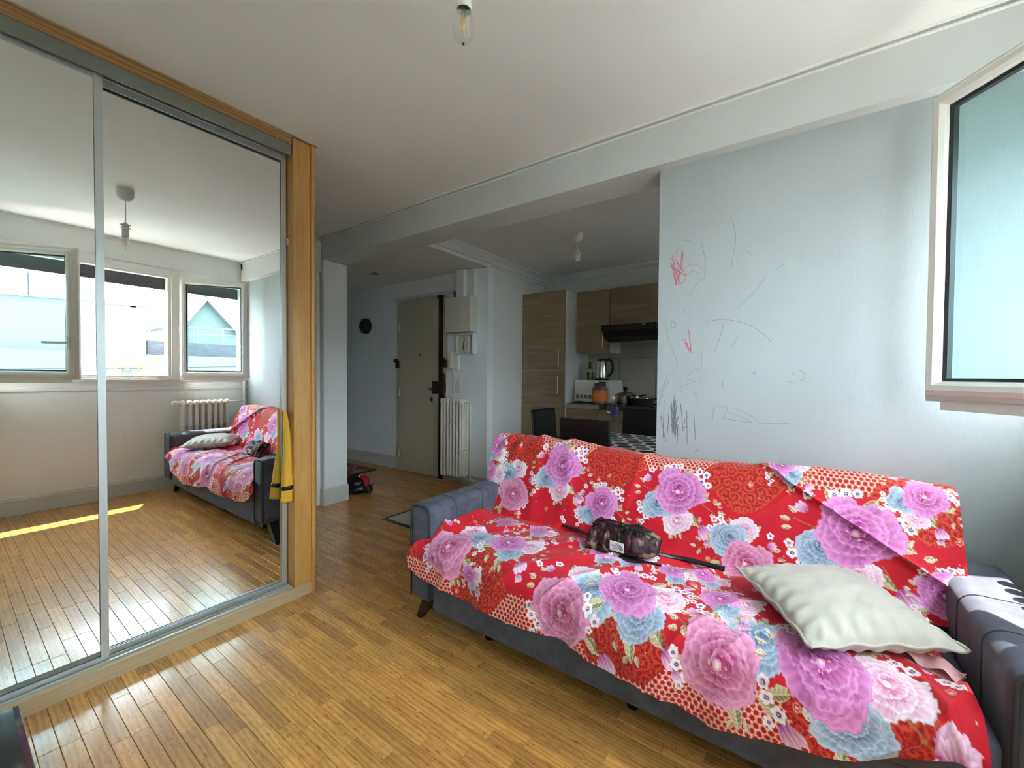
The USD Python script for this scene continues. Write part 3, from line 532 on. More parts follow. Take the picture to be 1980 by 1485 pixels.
# --- the print, painted in cloth metres (x across, v down)
RED = np.array(lin(203, 16, 36)); DARKR = np.array(lin(172, 8, 24))
class Painter:
    def __init__(s, x, v):
        s.x, s.v = x, v; s.c = np.tile(RED, (len(x), 1)); s.order = np.argsort(x); s.xs = x[s.order]
    def near(s, cx, cv, r):
        a, b = np.searchsorted(s.xs, [cx - r, cx + r]); i = s.order[a:b]; return i[np.abs(s.v[i] - cv) < r]
    def put(s, i, m, col, a=1.0):
        j = i[m]; col = np.asarray(col); col = col[m] if col.ndim == 2 else col; a = np.asarray(a); a = a[m][:, None] if a.ndim == 1 else a
        s.c[j] = s.c[j] * (1 - a) + col * a
    def peony(s, cx, cv, R, rot, dark, light, rings=((.56, .46, 7), (.36, .42, 6), (.20, .32, 5), (.07, .20, 3)), core=True, squash=1.0):
        i = s.near(cx, cv, R * 1.15)
        if not len(i): return
        c_, s_ = math.cos(rot), math.sin(rot); dx, dv = (s.x[i] - cx) / R, (s.v[i] - cv) / R
        X, Y = dx * c_ + dv * s_, (-dx * s_ + dv * c_) / squash; rad = np.hypot(X, Y); ang = np.arctan2(Y, X); dark, light = np.array(dark), np.array(light)
        for kr, (rc, pr, n) in enumerate(rings):
            for j in range(n):
                a = 2 * math.pi * (j + .37 * kr) / n + .30 * math.sin(j * 2.3 + kr + 31 * cx); k = 1 + .20 * math.sin(j * 1.7 + kr * 2 + 17 * cv)
                rq = rc * (1 + .16 * math.sin(j * 3.1 + kr + 9 * cx)); px, py = rq * math.cos(a), rq * math.sin(a) - .05 * kr; ux, uy = X - px, Y - py; al = ux * math.cos(a) + uy * math.sin(a); ac = -ux * math.sin(a) + uy * math.cos(a)
                e = np.hypot(al / (pr * k), ac / (pr * 1.18)) + .06 * np.sin(7 * np.arctan2(ac, al) + j) + .03 * np.sin(17 * np.arctan2(ac, al) + 2 * j); m = e < 1
                t = np.clip((al / (pr * k) + 1) / 2, 0, 1) ** 1.5 * .62 + .30 * np.clip(rad, 0, 1) ** 2; st = .10 * np.sin(34 * (np.arctan2(ac, al + pr * 2)) + j)
                t = np.clip(t + st, 0, 1); t = np.where((e > .84) & (al > -.2 * pr), np.clip(t + .34, 0, 1), t); sh = np.where((e > .93), .82, 1.0)
                s.put(i, m, (dark + (light - dark) * t[:, None]) * sh[:, None])
        if core:
            s.put(i, rad < .10, light * .9 + .08); s.put(i, rad < .05, np.array(lin(244, 226, 196)))
            for j in range(8): s.put(i, np.hypot(X - .2 * math.cos(j), Y - .2 * math.sin(j * 1.0)) < .022, np.array(lin(238, 190, 150)))
    def leaf(s, cx, cv, L, w, rot, tone=0):
        i = s.near(cx, cv, L); c_, s_ = math.cos(rot), math.sin(rot); dx, dv = s.x[i] - cx, s.v[i] - cv; a, b = (dx * c_ + dv * s_) / L, (-dx * s_ + dv * c_) / w
        m = (a > 0) & (a < 1); e = np.abs(b) / np.maximum(np.sin(np.clip(a, 0, 1) ** .8 * math.pi), 1e-3); m &= e < 1
        c0, c1 = (np.array(lin(96, 92, 40)), np.array(lin(222, 206, 164))) if tone == 0 else (np.array(lin(128, 96, 60)), np.array(lin(236, 214, 182)))
        t = np.where(b > 0, .75, .30) + .25 * np.sin(a * 40 + np.abs(b) * 8); t = np.where(np.abs(b) < .10, 1.0, t); t = np.where(e > .84, .95, t)
        s.put(i, m, c0 + (c1 - c0) * np.clip(t, 0, 1)[:, None])
    def flower(s, cx, cv, r, rot, eye):
        i = s.near(cx, cv, r * 1.1); dx, dv = s.x[i] - cx, s.v[i] - cv; rad = np.hypot(dx, dv) / r; ang = np.arctan2(dv, dx) + rot
        lobe = .72 + .28 * np.abs(np.cos(ang * 2.5)); m = rad < lobe; t = np.clip(rad / .9, 0, 1)
        s.put(i, m, np.array(lin(236, 190, 206)) * (1 - t)[:, None] + np.array(lin(250, 240, 238)) * t[:, None]); s.put(i, rad < .34, np.array(eye)); s.put(i, rad < .12, np.array(lin(250, 230, 180)))
    def bud(s, cx, cv, L, rot):
        for k, o in enumerate((-.5, .5, 0)):
            i = s.near(cx, cv, L); a = rot + o * .7; c_, s_ = math.cos(a), math.sin(a); dx, dv = s.x[i] - cx, s.v[i] - cv; u, b = (dx * c_ + dv * s_) / L, (-dx * s_ + dv * c_) / (L * .26)
            m = (u > 0) & (u < 1) & (np.abs(b) < np.sin(np.clip(u, 0, 1) * math.pi) ** .7); t = np.clip(u + .2 * np.sin(b * 9), 0, 1)
            s.put(i, m, np.array(lin(176, 60, 140)) * (1 - t)[:, None] + np.array(lin(246, 206, 226)) * t[:, None])
    def stem(s, p, q):
        cx, cv = (p[0] + q[0]) / 2, (p[1] + q[1]) / 2; d = np.array(q) - p; L = np.hypot(*d); i = s.near(cx, cv, L * .6); X = np.stack([s.x[i] - p[0], s.v[i] - p[1]], 1)
        t = np.clip(X @ d / L ** 2, 0, 1); r = np.linalg.norm(X - t[:, None] * d, axis=1); s.put(i, r < .0016, np.array(lin(150, 120, 70)))
    def rosette(s, cx, cv, r):
        i = s.near(cx, cv, r * 1.2); a, b = np.abs(s.x[i] - cx) / r, np.abs(s.v[i] - cv) / r; e = a * .9 + b * .65 + .12 * np.sin(6 * np.arctan2(b, a))
        s.put(i, e < .9, np.array(lin(236, 150, 130))); s.put(i, e < .62, np.array(lin(190, 20, 40))); s.put(i, e < .36, np.array(lin(240, 186, 160)))
PINK = (lin(150, 22, 112), lin(232, 150, 206)); PINK2 = (lin(168, 34, 96), lin(236, 160, 194)); BLUE = (lin(66, 84, 116), lin(188, 204, 220)); PALE = (lin(206, 96, 150), lin(252, 232, 238)); RO = ((.58, .46, 6), (.44, .40, 6), (.30, .34, 5), (.18, .26, 5), (.07, .18, 3))
def bouquet(p, cx, cv, S, rot=0.0, flip=1, kind=0):
    c_, s_ = math.cos(rot), math.sin(rot)
    def T(a, b): a *= flip; return cx + S * (a * c_ - b * s_), cv + S * (a * s_ + b * c_)
    A = lambda a: rot + (a if flip > 0 else math.pi - a)
    for a, b, L, ang in ((-.10, -.28, .20, -2.2), (.12, -.26, .20, -1.0), (.24, .30, .20, .6), (.05, .42, .22, 1.3), (-.30, .22, .20, 2.6), (.36, -.02, .17, .2)): p.leaf(*T(a, b), S * L * 1.15, S * .055, A(ang))
    for a, b, q in ((.36, .04, (.62, .20)), (-.24, .02, (-.48, -.05)), (.30, .22, (.50, .52))):
        p.stem(T(a, b), T(*q))
    for a, b, ang in ((.60, .06, -.4), (.66, .16, .2), (.58, .20, 1.2), (.46, -.02, -.9), (-.50, .06, 2.9), (-.46, -.12, -2.6), (-.52, -.02, 3.3), (.16, .56, 1.2), (.06, .60, 1.9)): p.leaf(*T(a, b), S * .105, S * .030, A(ang), 1)
    for a, b, r in ((.30, -.30, .075), (.40, -.24, .07), (.46, -.36, .06), (.50, -.20, .055), (.36, -.40, .055), (-.04, -.44, .06), (-.14, -.40, .065), (.06, -.46, .05), (-.38, -.34, .055), (-.46, .34, .06), (-.50, .24, .05), (-.36, .42, .06), (-.42, .52, .045)):
        p.flower(*T(a, b), S * r, a * 9, lin(150, 50, 90) if int(a * 100) % 2 else lin(90, 80, 130))
    p.bud(*T(.44, .40), S * .22, A(.9)); p.bud(*T(-.36, -.16), S * .14, A(3.6)); p.bud(*T(.54, .58), S * .12, A(1.2))
    if kind == 0:
        p.peony(*T(.10, .40), S * .21, rot + .4, *PALE, core=True); p.peony(*T(-.20, .22), S * .24, rot, *BLUE, rings=RO, core=False, squash=.9); p.peony(*T(.07, -.04), S * .36, rot + .2, *PINK)
    elif kind == 1:
        p.peony(*T(.30, -.10), S * .24, rot + .4, *PALE); p.peony(*T(.10, .26), S * .26, rot, *BLUE, rings=RO, core=False, squash=.85); p.peony(*T(-.12, -.04), S * .36, rot + .7, *PINK, squash=.9)
    else:
        p.peony(*T(-.02, -.32), S * .20, rot + .4, *PALE); p.peony(*T(.20, -.10), S * .26, rot + .5, *BLUE, rings=RO, core=False, squash=1.1); p.peony(*T(-.10, .20), S * .36, rot + 1.2, *PINK2)
def curls(x, v, cell, seed):
    """scrolling lines: little spirals round scattered centres"""
    r = np.random.default_rng(seed); gx, gv = np.floor(x / cell).astype(int), np.floor(v / cell).astype(int); best = np.full(len(x), 9.); ang = np.zeros(len(x)); sg = np.ones(len(x))
    tab = r.random((97, 97, 3))
    for dx in (-1, 0, 1):
        for dv in (-1, 0, 1):
            hx, hv = (gx + dx) % 97, (gv + dv) % 97; t = tab[hx, hv]; px, pv = (gx + dx + .15 + .7 * t[:, 0]) * cell, (gv + dv + .15 + .7 * t[:, 1]) * cell
            d = np.hypot(x - px, v - pv); m = d < best; best[m] = d[m]; ang[m] = np.arctan2(v - pv, x - px)[m]; sg[m] = np.where(t[:, 2] > .5, 1, -1)[m]
    return np.sin(sg * ang + best / cell * 15.0)
def paint_throw(x, v):
    p = Painter(x, v); xw = x + .012 * np.sin(v * 9); VH = VF + .15
    # scalloped border along both long edges of the cloth: damask lobes with lattice between them
    bt = v - (_s[4] - .02); bb = (VH - .02) - v; edge = np.minimum(bt, bb)
    ph = np.where(bt < bb, (x + .76) / .56, (x + 1.10) / .62); lobe = np.cos(2 * np.pi * ph); depth = .13 + .115 * np.clip(lobe, -.6, 1)
    left = np.clip((-1.42 - x) / .05, 0, 1) * (v > _s[10]); depth = depth + .1 * left
    dm = edge < depth; cl = curls(x, v, .040, 5); cl2 = curls(x + 3, v + 1, .020, 8)
    base = np.array(lin(180, 20, 20)); ln = np.array(lin(208, 72, 44)); dk = np.array(lin(140, 8, 14))
    i = np.arange(len(x)); p.put(i, dm, base); p.put(i, dm & (cl > .55), ln); p.put(i, dm & (cl < -.72), dk); p.put(i, dm & (cl2 > .8), np.array(lin(206, 60, 36)))
    p.put(i, dm & (edge > depth - .014) & (cl2 > -.1), ln)
    lat = edge < np.clip(.11 - .13 * np.clip(lobe + .25, 0, 1), .0, .2)
    hx, hy = .0180, .0156; row = np.floor(v / hy); fx = ((x / hx + .5 * (row % 2)) % 1 - .5) * hx; fy = ((v / hy) % 1 - .5) * hy; rr = np.hypot(fx, fy)
    p.put(i, lat, np.array(lin(176, 14, 34))); p.put(i, lat & (rr > .0064), np.array(lin(228, 128, 104))); p.put(i, lat & (rr > .0078) & (np.abs(fx) > .005), np.array(lin(244, 196, 168)))
    # plain stripe behind the top
    p.put(i, v < _s[4] - .03, RED)
    rg = np.random.default_rng(11)
    for _ in range(150):
        cx, cv = rg.uniform(-1.5, .42), rg.uniform(_s[5], VF + .1)
        if rg.random() < .55: p.rosette(cx, cv, .011)
        else: p.put(k := p.near(cx, cv, .003), np.hypot(x[k] - cx, v[k] - cv) < .0022, np.array(lin(244, 190, 180)))
        e = p.near(cx + .03, cv + .05, .003); p.put(e, np.hypot(x[e] - cx - .03, v[e] - cv - .05) < .0020, np.array(lin(244, 190, 180)))
    vb, vs = v_of_back, v_of_seat
    for cx, cv, S, rot, fl_, kd in ((-1.325, vb(1.885) - .01, .26, .15, -1, 2), (-1.055, vb(1.945) + .01, .28, 0, 1, 0), (-.47, vb(1.925), .28, 0, 1, 0), (-.80, vb(1.88), .22, 0, 1, 0), (-.195, vb(1.86) + .01, .24, .1, -1, 2), (.135, vb(1.905), .33, .08, 1, 0), (-1.50, vb(1.90), .20, .3, 1, 1), (.40, vb(1.85), .2, 0, 1, 1),
                                    (-.05, _s[4] + .02, .14, 0, 1, 1), (.33, _s[4] + .07, .17, .4, 1, 0), (-1.49, _s[4] + .1, .16, 1, 1, 1),
                                    (-1.26, vs(1.40), .30, -.1, 1, 2), (-1.035, vs(1.475), .25, .0, 1, 1), (-.665, VF - .035, .31, .05, 1, 2), (-.46, vs(1.40), .29, .0, 1, 1), (-.155, VF - .055, .30, .05, 1, 2), (.085, VF - .055, .31, .1, 1, 1), (-1.12, VF + .02, .1, 0, 1, 1),
                                    (-1.23, vs(1.70), .15, .2, 1, 1), (-1.03, vs(1.70), .15, .2, 1, 1), (-.78, vs(1.70), .14, .1, 1, 1), (-.66, vs(1.62), .16, .1, 1, 1), (-.38, vs(1.62), .15, .2, 1, 1), (-.20, vs(1.52), .19, .3, 1, 1), (-.28, vs(1.66), .14, 0, 1, 1), (.16, vs(1.60), .2, 0, 1, 1), (-.56, vs(1.66), .16, .3, 1, 1)):
        bouquet(p, cx, cv, S, rot, fl_, kd)
    for cx, y in ((-1.30, 1.58), (-.90, 1.60), (-.58, 1.50), (-.26, 1.42), (-.86, 1.40), (-1.12, 1.62), (-.02, 1.45)): p.flower(cx, vs(y), .013, 0, lin(90, 70, 90)); p.flower(cx + .018, vs(y) + .008, .013, 1, lin(90, 70, 90))
    p.bud(.262, VF + .030, .075, -.9); p.bud(.292, VF + .034, .055, -1.8); p.flower(.300, vs(1.44), .020, .4, lin(120, 50, 80)); p.flower(.316, vs(1.42), .015, .9, lin(120, 50, 80))
    for cx, y in ((-.98, 1.84), (-.72, 1.86)): p.flower(cx, vb(y), .012, 0, lin(90, 70, 90)); p.flower(cx + .012, vb(y) + .014, .012, 1, lin(90, 70, 90))
    return p.c
X_, Y_, Z_, V_ = throw_points()
cv = grid(np.stack([X_, Y_, Z_], -1).reshape(-1, 3), NU, NV1 + NV2)
colored('floral_throw', cv, paint_throw(X_.ravel(), V_.ravel()), M_cover, None, 'red cotton throw printed with pink and blue peonies, draped over the sofa', None, 'throw blanket')
# pale pink lining corner turned out under the cushion
n_ = 22; uu, vv = np.meshgrid(np.linspace(-.055, .055, n_), np.linspace(-.03, .03, n_)); hh = .012 + .008 * np.sin(uu * 90 + vv * 30) + .006 * meshkit.noise(np.stack([uu * 60, vv * 60, 0 * uu], -1), 4)
m = cat_([grid(np.stack([uu, vv, hh], -1).reshape(-1, 3), n_, n_), grid(np.stack([uu, vv, hh * 0 + .002], -1).reshape(-1, 3), n_, n_)]); obj('turned_corner', move(m, (.285, 1.50, .476), -30), M_pink, stage.GetPrimAtPath('/World/floral_throw'), True, 'pale pink underside corner turned out below the cushion')

# --- cushion
def pillow(w, T, n=56, seed=1):
    u = np.linspace(-1, 1, n); U, W = np.meshgrid(u, u); k = ((1 - np.abs(U) ** 2.6) * (1 - np.abs(W) ** 2.6)); k = np.clip(k, 0, 1) ** .62
    pinch = 1 - .09 * (1 - np.abs(W) ** 1.6) * np.abs(U) ** 2, 1 - .09 * (1 - np.abs(U) ** 1.6) * np.abs(W) ** 2
    Xp, Yp = U * pinch[0] * w / 2, W * pinch[1] * w / 2; out = []
    edge = np.exp(-((1 - np.maximum(np.abs(U), np.abs(W))) / .22) ** 2)
    for sg in (1, -1):
        pk = edge * (np.sin(np.where(np.abs(U) > np.abs(W), W, U) * 24 + 1.5 * meshkit.noise(np.stack([U * 2, W * 2, 0 * U + seed], -1), seed))) * .009 * (1 - np.maximum(np.abs(U), np.abs(W)) ** 12)
        wr = (meshkit.fbm(np.stack([U * 2.5, W * 2.5, 0 * U + sg], -1), 3, seed) - .5) * .018 * k
        out.append(grid(np.stack([Xp, Yp, sg * (T * k + pk + wr)], -1).reshape(-1, 3), n, n))
    pip = []
    for a in range(4):
        t = np.linspace(-1, 1, 40); c0 = np.stack([t, -np.ones(40)], 1)
        for _ in range(a): c0 = np.stack([-c0[:, 1], c0[:, 0]], 1)
        ux, uy = c0[:, 0], c0[:, 1]; pip.append(np.stack([ux * (1 - .09 * (1 - np.abs(uy) ** 1.6) * np.abs(ux) ** 2) * w / 2, uy * (1 - .09 * (1 - np.abs(ux) ** 1.6) * np.abs(uy) ** 2) * w / 2, .004 * np.sin(t * 12)], 1)[:-1])
    return cat_(out), np.vstack(pip)
pm, pp = pillow(.395, .066)
cu = thing('cushion', 'ivory velvet cushion with piped edge lying on the right of the sofa', 'cushion', (.085, 1.585, .543), 0)
T_ = lambda m: move(m, rz=33.0).apply_transform(trimesh.transformations.rotation_matrix(math.radians(3.5), (1, 0, 0))).apply_transform(trimesh.transformations.rotation_matrix(math.radians(1.5), (0, 1, 0)))
obj('pad', T_(pm), M_cush, cu, True); obj('piping', T_(tube(np.vstack([pp, pp[:2]]), .0042, 8, cap=False)), M_cush, cu, True)

# --- camouflage bum bag
bg = thing('bum_bag', 'dark camouflage bum bag with a white name patch lying in the sofa crease', 'bag', (-.615, 1.70, .475), -5)
nu, nv = 60, 60; a = np.linspace(0, 2 * np.pi, nu, endpoint=False); t = np.linspace(-1, 1, nv)
V = []
for tt in t:
    el = min(1.0, (tt + 1.0) / .10) ** .5; er = min(1.0, (1.0 - tt) / .55) ** .75; e = min(el, .16 + .84 * er)
    ry, rz = .056 * max(e, .12), .062 * max(min(el, .42 + .58 * er), .35)
    for aa in a:
        c_, s_ = math.cos(aa), math.sin(aa); ce, se = math.copysign(abs(c_) ** .60, c_), math.copysign(abs(s_) ** .60, s_)
        V.append((tt * .150 + .010 * se * (tt < -.5), (ry * ce) * (1 - .25 * max(se, 0)) + .014 * tt + .018 * se, .062 + rz * se))
V = np.array(V); dn = meshkit.fbm(V * 24 + 3, 3, 2) - .5; crk = np.abs(meshkit.fbm(V * np.array([30, 18, 18]) + 7, 2, 12) - .5); V += (V - np.array([0, 0, .062])) * np.array([0, 1, 1]) * (dn[:, None] * .50 - .22 * np.exp(-(crk / .03) ** 2)[:, None] * .6)
V[:, 2] = np.maximum(V[:, 2], .003)
bmesh = loft(V, nu, nv)
Vb = np.array(bmesh.vertices); n1, n2, n3 = meshkit.fbm(Vb * 40, 2, 5), meshkit.fbm(Vb * 46 + 9, 2, 6), meshkit.fbm(Vb * 38 + 4, 2, 8)
cb_ = np.tile(lin(44, 18, 24), (len(Vb), 1)); cb_[n1 > .56] = lin(24, 22, 22); cb_[n2 > .58] = lin(70, 28, 38); cb_[(n3 > .62)] = lin(138, 112, 92)
colored('pouch', bmesh, cb_, M_bagm, bg)
pt = obj('patch', rb((-.032, -.0675, .028), (.030, -.0645, .068), .0014), M_patch, bg, label='white cloth patch with dark lettering')
for k_, (s__, h) in enumerate((('THE', .0052), ('NORTH', .0062), ('FACE', .0062))):
    w_ = meshkit.text_mesh(s__, h, .0005, True); w_.apply_transform(axes((1, 0, 0), (0, 0, 1), (0, -1, 0), (0, 0, 0))); b_ = w_.bounds
    w_.apply_scale((.031 if s__ != 'THE' else .017) / (b_[1][0] - b_[0][0])) if False else None
    w_.vertices[:, 0] *= 1.0; w_.apply_translation((.006 - b_[1][0], -.0674, .0565 - k_ * .0092)); obj('lettering', w_, M_ink, pt, False)
for r0, r1 in ((.004, .0075), (.0105, .014), (.0165, .0205)):
    an = np.linspace(0, math.pi / 2, 14); q = [(r1 * math.cos(x), r1 * math.sin(x)) for x in an] + [(r0 * math.cos(x), r0 * math.sin(x)) for x in an[::-1]]
    m = extr(q, .0006, XZ(-.0672)); m.apply_translation((.0075, 0, .0385)); obj('emblem', m, M_ink, pt, False)
obj('lettering', cat_([bx((-.027, -.0680, .0325), (.026, -.0672, .0335))]), M_ink, pt, False)
obj('zip', tube(spline([(-.142, -.016, .096), (-.08, -.030, .132), (.03, -.026, .132), (.135, .002, .10)], 24), .0032, 8), M_black, bg)
obj('zip_pull', cat_([tube([(-.120, -.035, .104), (-.098, -.045, .122), (-.075, -.046, .122), (-.095, -.052, .108), (-.118, -.048, .092)], .0016, 6)]), M_steel, bg)
obj('zip_pull', rb((.144, -.014, .074), (.152, -.008, .092), .002), M_steel, bg)
obj('strap', rb((-.03, -.075, .004), (.05, -.035, .013), .003).apply_transform(trimesh.transformations.rotation_matrix(math.radians(4), (0, 0, 1))), M_black, bg)
obj('strap', move(rb((0, -.013, 0), (.150, .013, .010), .004), (.028, -.066, .006), 9), M_black, bg)
obj('strap', tube(np.array([(-.36, .080, .010), (-.28, .072, .012), (-.2, .055, .014), (-.13, .03, .03)]), .0090, 8, flat=.7), M_black, bg)
obj('strap', tube(np.array([(.13, .02, .03), (.17, .060, .016), (.24, .085, .014), (.37, .100, .012)]), .0125, 8, flat=.75), M_black, bg)

# ------------------------------------------------------------------ radiators
def radiator(name, label, loc, rotz, n, pitch, H, cols, depth):
    """columns along local x, depth along local y"""
    t = thing(name, label, 'radiator', loc, rotz)
    for i in range(n):
        ms = []; x = i * pitch
        for c in range(cols):
            yy = (c - (cols - 1) / 2) * depth / max(cols, 1)
            ms.append(tube([(x, yy, .05), (x, yy, H - .05)], min(.31 * pitch, .40 * depth / cols), 10))
        r = pitch * .40
        for z in (.035, H - .035): ms.append(hull(np.vstack([_ico * np.array([r, r, .032]) + np.array([x, s_ * (depth / 2 - r), z]) for s_ in (-1, 1)])))
        for z in (H * .36, H * .66): ms.append(hull(np.vstack([_ico * np.array([r * .9, r * .7, .014]) + np.array([x, s_ * (depth / 2 - r), z]) for s_ in (-1, 1)])))
        obj('radiator_section', cat_(ms), M_cream, t, 40)
    return t
r1 = radiator('radiator', 'cast iron column radiator under the right window beyond the sofa arm', (.655, 1.515, .115), 90, 8, .0575, .805, 2, .11)
obj('valve', cat_([lathe([(0, -.03), (.018, -.03), (.022, 0), (.018, .03), (0, .03)], 14).apply_transform(trimesh.transformations.rotation_matrix(math.pi / 2, (0, 1, 0))).apply_translation((-.058, 0, .775)), tube([(-.03, 0, .775), (0, 0, .775)], .012, 10)]), M_white, r1)
obj('pipe', cat_([tube([(.40, 0, .775), (.585, 0, .775)], .009, 8)]), M_cream, r1)
pr = thing('heating_pipe', 'white heating riser pipe in the corner beside the right window', 'pipe', (.73, 2.128, 0)); obj('pipe', tube([(0, 0, 0), (0, 0, CH)], .014, 12), M_white, pr); obj('bracket', rb((-.02, -.02, 2.40), (.036, .03, 2.49), .006), M_white, pr)
r2 = radiator('radiator', 'tall cream cast iron radiator right of the entrance door', (-3.355, 3.41, .085), 0, 7, .047, .885, 4, .15)
obj('valve', cat_([lathe([(0, 0), (.02, 0), (.024, .02), (.02, .05), (0, .05)], 14).apply_transform(trimesh.transformations.rotation_matrix(math.pi / 2, (1, 0, 0))).apply_translation((.325, -.06, .845)), tube([(.29, -.05, .845), (.40, -.05, .845)], .010, 8)]), M_white, r2)
obj('pipe', tube([(.392, -.05, .845), (.41, -.05, .84), (.42, -.05, .822), (.42, -.05, .6), (.42, -.05, .3), (.42, -.05, .04), (.427, -.05, .02), (.445, -.05, .01), (.56, -.05, .008)], .0085, 8), M_cream, r2); obj('pipe', tube([(.29, -.05, .03), (.56, -.05, -.03)], .0085, 8), M_cream, r2)

# ------------------------------------------------------------------ entrance door and hall fittings
D0, D1, DZ = -4.245, -3.522, 2.135
dr = struct('door_1', 'beige flush entrance door with dark brown security lock')
obj('door_leaf', cb((D0, HY - .030, .012), (D1, HY - .001, DZ), .002), M_door, dr, False)
obj('door_edge', bx((D1, HY - .045, .0), (D1 + .055, HY, DZ + .008)), M_brown, dr, False, 'dark brown steel edge bar'); obj('edge_cap', bx((D1 - .02, HY - .05, DZ - .004), (D1 + .07, HY, DZ + .028)), M_brown, dr, False)
obj('door_frame', cat_([cb((D0 - .055, HY - .02, 0), (D0 - .004, HY, DZ + .05), .004), cb((D1 + .056, HY - .028, 0), (D1 + .11, HY, DZ + .05), .004)]), M_door, dr, False)
obj('door_head', cat_([cb((D0 - .09, HY - .035, DZ + .030), (D1 + .22, HY, DZ + .072), .004), bx((D0 - .02, HY - .022, DZ + .006), (D1 - .02, HY, DZ + .020))]), M_base, dr, False)
for z in (1.83, 1.0, .22): obj('hinge', tube([(D0 + .004, HY - .034, z - .05), (D0 + .004, HY - .034, z + .05)], .009, 10), M_cream, dr)
for x in (D0 - .035, D1 + .085):
    obj('latch', cat_([rb((x - .045, HY - .055, 1.385), (x + .002, HY - .015, 1.43), .004), rb((x - .012, HY - .055, 1.315), (x + .035, HY - .015, 1.405), .004)]), M_brown, dr)
obj('peephole', lathe([(0, 0), (.011, 0), (.009, .012), (0, .012)], 14).apply_transform(trimesh.transformations.rotation_matrix(math.pi / 2, (1, 0, 0))).apply_translation((-3.854, HY - .03, 1.475)), M_brown, dr)
lk = obj('lock_box', cat_([rb((D1 - .085, HY - .07, 1.005), (D1 + .03, HY - .03, 1.155), .005), rb((D1 + .03, HY - .075, 1.02), (D1 + .115, HY - .035, 1.14), .005), rb((D1 + .085, HY - .07, .92), (D1 + .112, HY - .04, 1.25), .004)]), M_brown, dr)
obj('lock_knob', cat_([lathe([(0, 0), (.013, 0), (.015, .03), (.008, .04), (0, .04)], 14).apply_transform(trimesh.transformations.rotation_matrix(math.pi / 2, (1, 0, 0))).apply_translation((D1 - .055, HY - .07, 1.06)), tube([(D1 - .125, HY - .09, 1.062), (D1 - .06, HY - .09, 1.062)], .008, 8)]), M_brown, lk)
obj('keys', cat_([tube([(D1 - .05, HY - .10, 1.03), (D1 - .045, HY - .10, .98), (D1 - .06, HY - .10, .955)], .003, 6), rb((D1 - .075, HY - .103, .915), (D1 - .055, HY - .099, .965), .0015), rb((D1 - .052, HY - .106, .90), (D1 - .036, HY - .102, .955), .0015)]), M_steel, lk)
cl = thing('door_closer_cord', 'thin white cord hanging down the top corner of the entrance door', 'cord', (D1 - .062, HY - .036, 0)); obj('cord', tube(spline([(.008, 0, 2.13), (.004, 0, 2.06), (-.006, 0, 2.0), (0, 0, 1.80)], 20), .003, 6), M_white, cl)
# wall lamp
wl_ = thing('bulkhead_lamp', 'round black rimmed bulkhead lamp on the hall wall', 'wall lamp', (-4.965, HY, 1.893))
R90 = trimesh.transformations.rotation_matrix(math.pi / 2, (1, 0, 0))
obj('rim', lathe([(.070, 0), (.105, 0), (.108, .02), (.100, .055), (.082, .06), (.078, .03), (.070, .02)], 36).apply_transform(R90), M_black, wl_); obj('glass_dome', lathe([(.082, .05), (.074, .075), (.05, .095), (.02, .105), (0, .106)], 32).apply_transform(R90), M_gloss, wl_, True)
# cabinet, fuse board, intercom, sockets
mc = thing('meter_cabinet', 'tall cream meter cupboard on the wall above the fuse board', 'cabinet', (-3.20, HY, 1.70))
obj('body', rb((-.125, -.125, .006), (.235, 0, .395), .004), M_cream, mc); obj('door', rb((-.125, -.137, .004), (.12, -.1255, .392), .004), M_cream, mc); obj('duct', cat_([rb((.0, -.10, .397), (.12, 0, .70), .003), rb((.122, -.055, .397), (.235, 0, .70), .003)]), M_paint, mc); obj('cable', cat_([tube([(-.10, -.03, .43), (.0, -.03, .425)], .012, 8), tube([(-.16, -.02, .41), (-.125, -.02, .36), (-.12, -.02, .05)], .006, 6)]), M_white, mc); obj('junction_box', rb((-.03, -.10, .40), (-.001, -.03, .465), .004), M_brown, mc)
fb = thing('fuse_board', 'open white fuse board with breakers below the meter cupboard', 'fuse board', (-3.115, HY, 1.46))
obj('casing', cat_([rb((-.13, -.012, 0), (.15, -.001, .235), .003), rb((-.13, -.05, 0), (-.112, -.012, .235), .003), rb((.125, -.07, 0), (.15, -.012, .235), .004), rb((-.13, -.06, 0), (.15, -.012, .016), .003), rb((-.13, -.05, .215), (.15, -.012, .235), .003)]), M_white, fb)
obj('breaker_panel', rb((-.108, -.03, .02), (-.005, -.0125, .21), .003), M_cream, fb); obj('breaker', rb((.0, -.05, .10), (.05, -.0125, .205), .003), M_kwhite, fb); obj('breaker', rb((.0, -.045, .025), (.05, -.0125, .092), .003), M_cream, fb); obj('breaker_row', rb((.056, -.055, .02), (.082, -.0125, .205), .003), M_white, fb); obj('wire', tube(spline([(.0, -.055, .20), (.01, -.062, .15), (-.004, -.06, .10), (.0, -.05, .04)], 16), .0035, 6), M_gasket, fb); obj('wire', tube([(.10, -.03, .06), (.10, -.03, .20)], .006, 6), M_gasket, fb)
it = thing('intercom', 'white intercom handset on the wall under the fuse board', 'intercom', (-3.292, HY, 1.295))
obj('cradle', rb((-.02, -.035, .0), (.075, -.001, .205), .012), M_white, it); obj('handset', cat_([rb((-.055, -.062, .0), (.0, -.012, .21), .018, True)]), M_cream, it); obj('cord', tube(spline([(.0, -.03, .0), (.01, -.035, -.06), (.035, -.03, -.10), (.055, -.03, -.06), (.06, -.02, .0)], 24), .004, 6), M_white, it)
